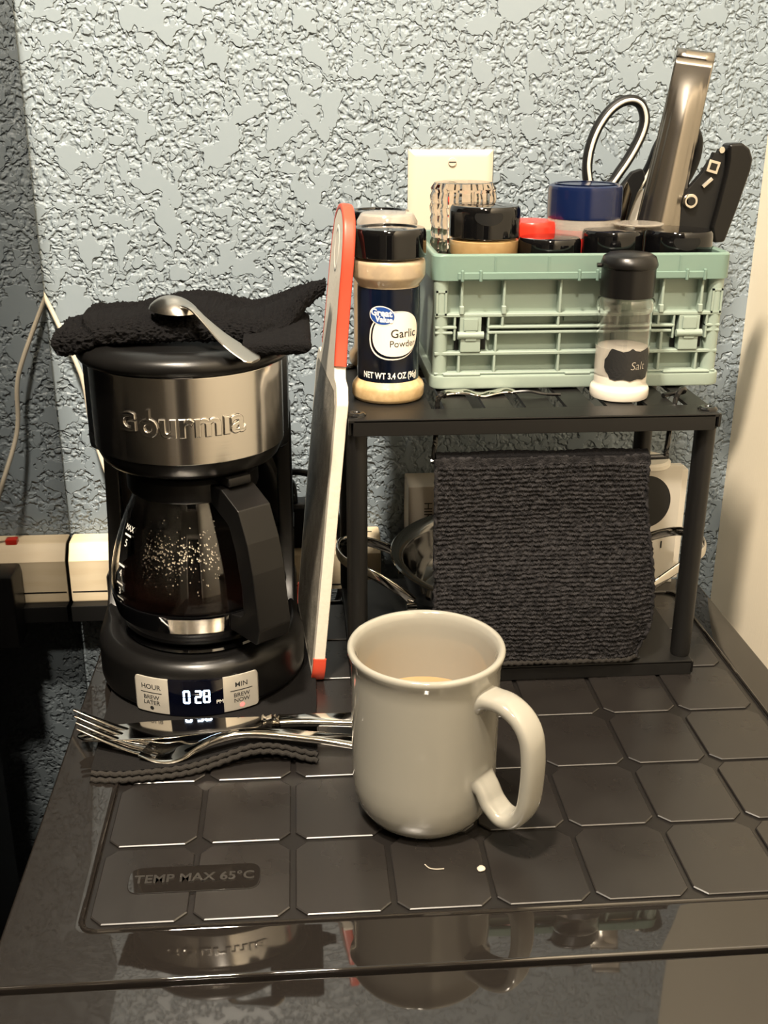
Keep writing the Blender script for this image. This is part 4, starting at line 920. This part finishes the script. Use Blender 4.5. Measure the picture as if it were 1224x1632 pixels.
# flat clear lid lying over two jars
o = MB().lathe([(0, 5.775), (.33, 5.775), (.35, 5.79), (.35, 5.80), (.33, 5.805), (0, 5.80)], (5.92, 6.68), 40).build('clear_disc_lid', 'cloud_glass'); tag(o, 'flat clear lid lying across black-lidded jars in the crate', 'lid')

# ------------------------------------------------------------------ tongs, scissors, can opener standing in the crate
t = thing('kitchen_tongs', (6.4, 7.4, CZ), 'tall steel kitchen tongs standing in the crate', 'tongs')
TT = Vector((6.72, 7.35, 7.90)); TB = Vector((6.22, 7.20, 4.6)); ta = (TB-TT).normalized(); tsd = Vector((1, -.28, 0)); tsd = (tsd - ta*tsd.dot(ta)).normalized(); tn = tsd.cross(ta).normalized()
if tn.y > 0: tn = -tn
def arm(sgn, d0, flare):
    mb = MB(); L = (TB-TT).length
    def fn(u, v):
        s_ = u*L; wd = .245 + .05*sm(.3, 2.6, s_) - .035*math.exp(-((s_-.55)/.3)**2)*0 + .01
        q = (v-.5)*2; chan = .085*sm(.15, .9, s_)*(math.cos(q*PI)*.5+.5 if abs(q) < .62 else .0) - .06*sm(.2, .9, s_)*sm(.7, 1, abs(q))
        return TT + ta*s_ + tsd*q*wd + tn*sgn*(d0 + flare*u + chan*1.0)
    mb.grid(fn, 40, 25); return mb
def thicken(mb, d):
    n = len(mb.v); return mb
a1 = arm(1, .13, .22); a2 = arm(-1, .13, .3)
def solid(o):
    md = o.modifiers.new('sol', 'SOLIDIFY'); md.thickness = .02*S; md.offset = 0; return o
solid(a1.build('front_arm', 'tongs', t, smooth=60, recalc=False)); solid(a2.build('rear_arm', 'tongs', t, smooth=60, recalc=False))
def bend(u, v):
    a = PI*u; return TT + tsd*(v-.5)*2*.255 + tn*(.13*math.cos(a)) - ta*(.13*math.sin(a))
solid(MB().grid(bend, 18, 5).build('spring_bend', 'tongs', t, smooth=60, recalc=False))

t = thing('scissors', (6.2, 8.0, CZ), 'black and white handled scissors standing in the crate', 'scissors')
loop1 = [(5.5, 6.26), (5.46, 6.51), (5.49, 6.77), (5.58, 7.02), (5.72, 7.23), (5.89, 7.36), (6.06, 7.39), (6.19, 7.32), (6.26, 7.15), (6.24, 6.96), (6.15, 6.74), (6.04, 6.54), (5.94, 6.39), (5.84, 6.24), (5.68, 6.16)]
P1 = smooth_path([(x, 7.9, z) for x, z in loop1], 6, True)
MB().strip(P1+[P1[0], P1[1]], .085, .075, (0, 1, 0), 12, 2.4).build('handle_loop', 'black_matte', t, smooth=60)
MB().tube([p+Vector((0, -.085, 0)) for p in smooth_path([(x, 7.9, z) for x, z in loop1[:-1]], 6)], .026, 8).build('white_inlay', 'white_plastic', t, smooth=60)
loop2 = [(6.27, 5.98), (6.38, 6.22), (6.51, 6.49), (6.6, 6.76), (6.73, 6.95), (6.91, 7.06), (7.07, 7.02), (7.18, 6.86), (7.19, 6.64), (7.14, 6.44), (7.04, 6.24), (6.86, 5.95), (6.6, 5.75), (6.38, 5.78)]
P2 = smooth_path([(x, 8.2, z) for x, z in loop2], 6, True)
MB().strip(P2+[P2[0], P2[1]], .085, .075, (0, 1, 0), 12, 2.4).build('handle_loop', 'black_matte', t, smooth=60)
MB().tube([p+Vector((0, -.085, 0)) for p in smooth_path([(x, 8.2, z) for x, z in loop2[:5]], 6)], .026, 8).build('white_inlay', 'white_plastic', t, smooth=60)
MB().prism(rpoly([(5.80, 6.22), (5.98, 6.2), (6.13, 6.40), (6.30, 6.46), (6.34, 6.30), (6.24, 6.1), (6.12, 5.7), (5.98, 5.2), (5.7, 5.2), (5.80, 5.8)], .06, 3), 7.86, 8.0, 'y', .03).build('shank', 'black_matte', t)
MB().prism(rpoly([(5.95, 6.05), (6.06, 6.3), (6.14, 6.1), (6.0, 5.2), (5.6, 4.0), (5.5, 4.0), (5.75, 5.2)], .03, 2), 7.82, 7.86, 'y', .01).build('blade', 'chrome', t)
MB().prism(rpoly([(6.02, 5.5), (6.20, 6.05), (6.38, 6.18), (6.36, 5.85), (6.2, 5.4), (5.95, 4.2), (5.85, 4.2)], .03, 2), 8.02, 8.08, 'y', .01).build('white_shank', 'white_plastic', t)

t = thing('can_opener', (7.05, 7.05, CZ), 'black can opener with crank wheel leaning out of the crate', 'can opener')
kf = .957
def kk(p): return (1.21+kf*(p[0]-1.21), 7.43+kf*(p[1]-7.43))
op = [kk(p) for p in [(7.42, 6.81), (7.63, 6.82), (7.75, 6.74), (7.81, 6.6), (7.8, 6.45), (7.68, 5.96), (7.53, 5.42), (7.36, 5.41), (7.3, 5.63), (7.36, 5.96), (7.42, 6.36), (7.44, 6.58)]]
MB().prism(rpoly(op, .06, 3), 6.86, 7.16, 'y', .06, 3).build('grip', 'black_plastic', t, smooth=40)
om = [kk(p) for p in [(6.80, 5.2), (6.86, 5.98), (6.93, 6.18), (7.11, 6.4), (7.24, 6.62), (7.26, 6.70), (7.31, 6.66), (7.34, 6.74), (7.42, 6.71), (7.45, 6.27), (7.36, 5.75), (7.2, 5.3)]]
MB().prism(rpoly(om, .02, 2), 6.95, 7.08, 'y', .02).build('body', 'black_matte', t)
c1 = kk((6.96, 6.01)); wz = xz_disc(MB(), c1[0], c1[1], 6.96, .105, .07).build('crank_wheel', 'chrome', t)
xz_disc(MB(), c1[0], c1[1], 6.89, .06, .03).build('axle', 'black_gloss', wz)
c2 = kk((7.25, 6.49)); fm = MB()
q = [(-.085, -.085), (.085, -.085), (.085, .085), (-.085, .085)]; R_ = Matrix.Rotation(-.25, 2)
sq = [tuple(R_ @ Vector(p)) for p in q]
MB().prism([(c2[0]+p[0], c2[1]+p[1]) for p in sq], 6.95, 6.91, 'y', .012).build('square_stud', 'chrome', t)
MB().prism([(c2[0]+p[0]*.55, c2[1]+p[1]*.55) for p in sq], 6.912, 6.905, 'y').build('stud_socket', 'black_gloss', t)
c3 = kk((7.20, 6.26)); MB().tube([(c3[0]-.07, 6.93, c3[1]-.05), (c3[0]+.05, 6.93, c3[1]+.06)], .035, 8).build('cutter', 'chrome', t)
c4 = kk((7.36, 6.72)); xz_disc(MB(), c4[0], c4[1], 6.95, .045, .02).build('rivet', 'chrome', t)

# ------------------------------------------------------------------ cutlery lying under the front of the crate
t = thing('steel_clip', (3.55, 5.55, RZ), 'twisted piece of shiny foil lying under the crate front', 'foil')
mb = MB()
def foil(u, v):
    x = 3.05+1.0*u; y = 5.30+.22*v+.05*math.sin(u*9); z = RZ+.012+.028*abs(math.sin(u*5.5))+.02*math.sin(v*PI)*(1+.5*math.sin(u*23))
    return (x, y, z)
solid(mb.grid(foil, 50, 8).build('foil_strip', 'chrome', t, smooth=30, recalc=False))
MB().tube(smooth_path([(4.0, 5.34, RZ+.05), (4.2, 5.30, RZ+.07), (4.4, 5.26, RZ+.04), (4.62, 5.24, RZ+.035)], 5), .022, 6).build('dark_tail', 'wire', t)

# ------------------------------------------------------------------ crumbs on the worktop
def blob(c, r, sq, seed):
    return MB().grid(lambda u, v: (c[0]+r*(1+.25*nz(math.cos(2*PI*u)*1.3+seed, math.sin(2*PI*u)*1.3, v*2))*math.sin(PI*v)*math.cos(2*PI*u), c[1]+r*(1+.25*nz(math.cos(2*PI*u)*1.3+seed, math.sin(2*PI*u)*1.3, v*2))*math.sin(PI*v)*math.sin(2*PI*u), r*sq-r*sq*math.cos(PI*v)), 14, 9, True)
o = blob((2.93, .52), .045, .35, 3.1).build('white_crumb', 'box_beige', smooth=60); tag(o, 'tiny white crumb on the worktop in front of the mug', 'crumb')
o = MB().tube(smooth_path([(2.36, .63, .012), (2.40, .57, .012), (2.47, .545, .014), (2.55, .55, .012)], 5), .006, 6).build('white_fibre', 'box_beige', smooth=60); tag(o, 'short curved white fibre on the worktop in front of the mug', 'fibre')
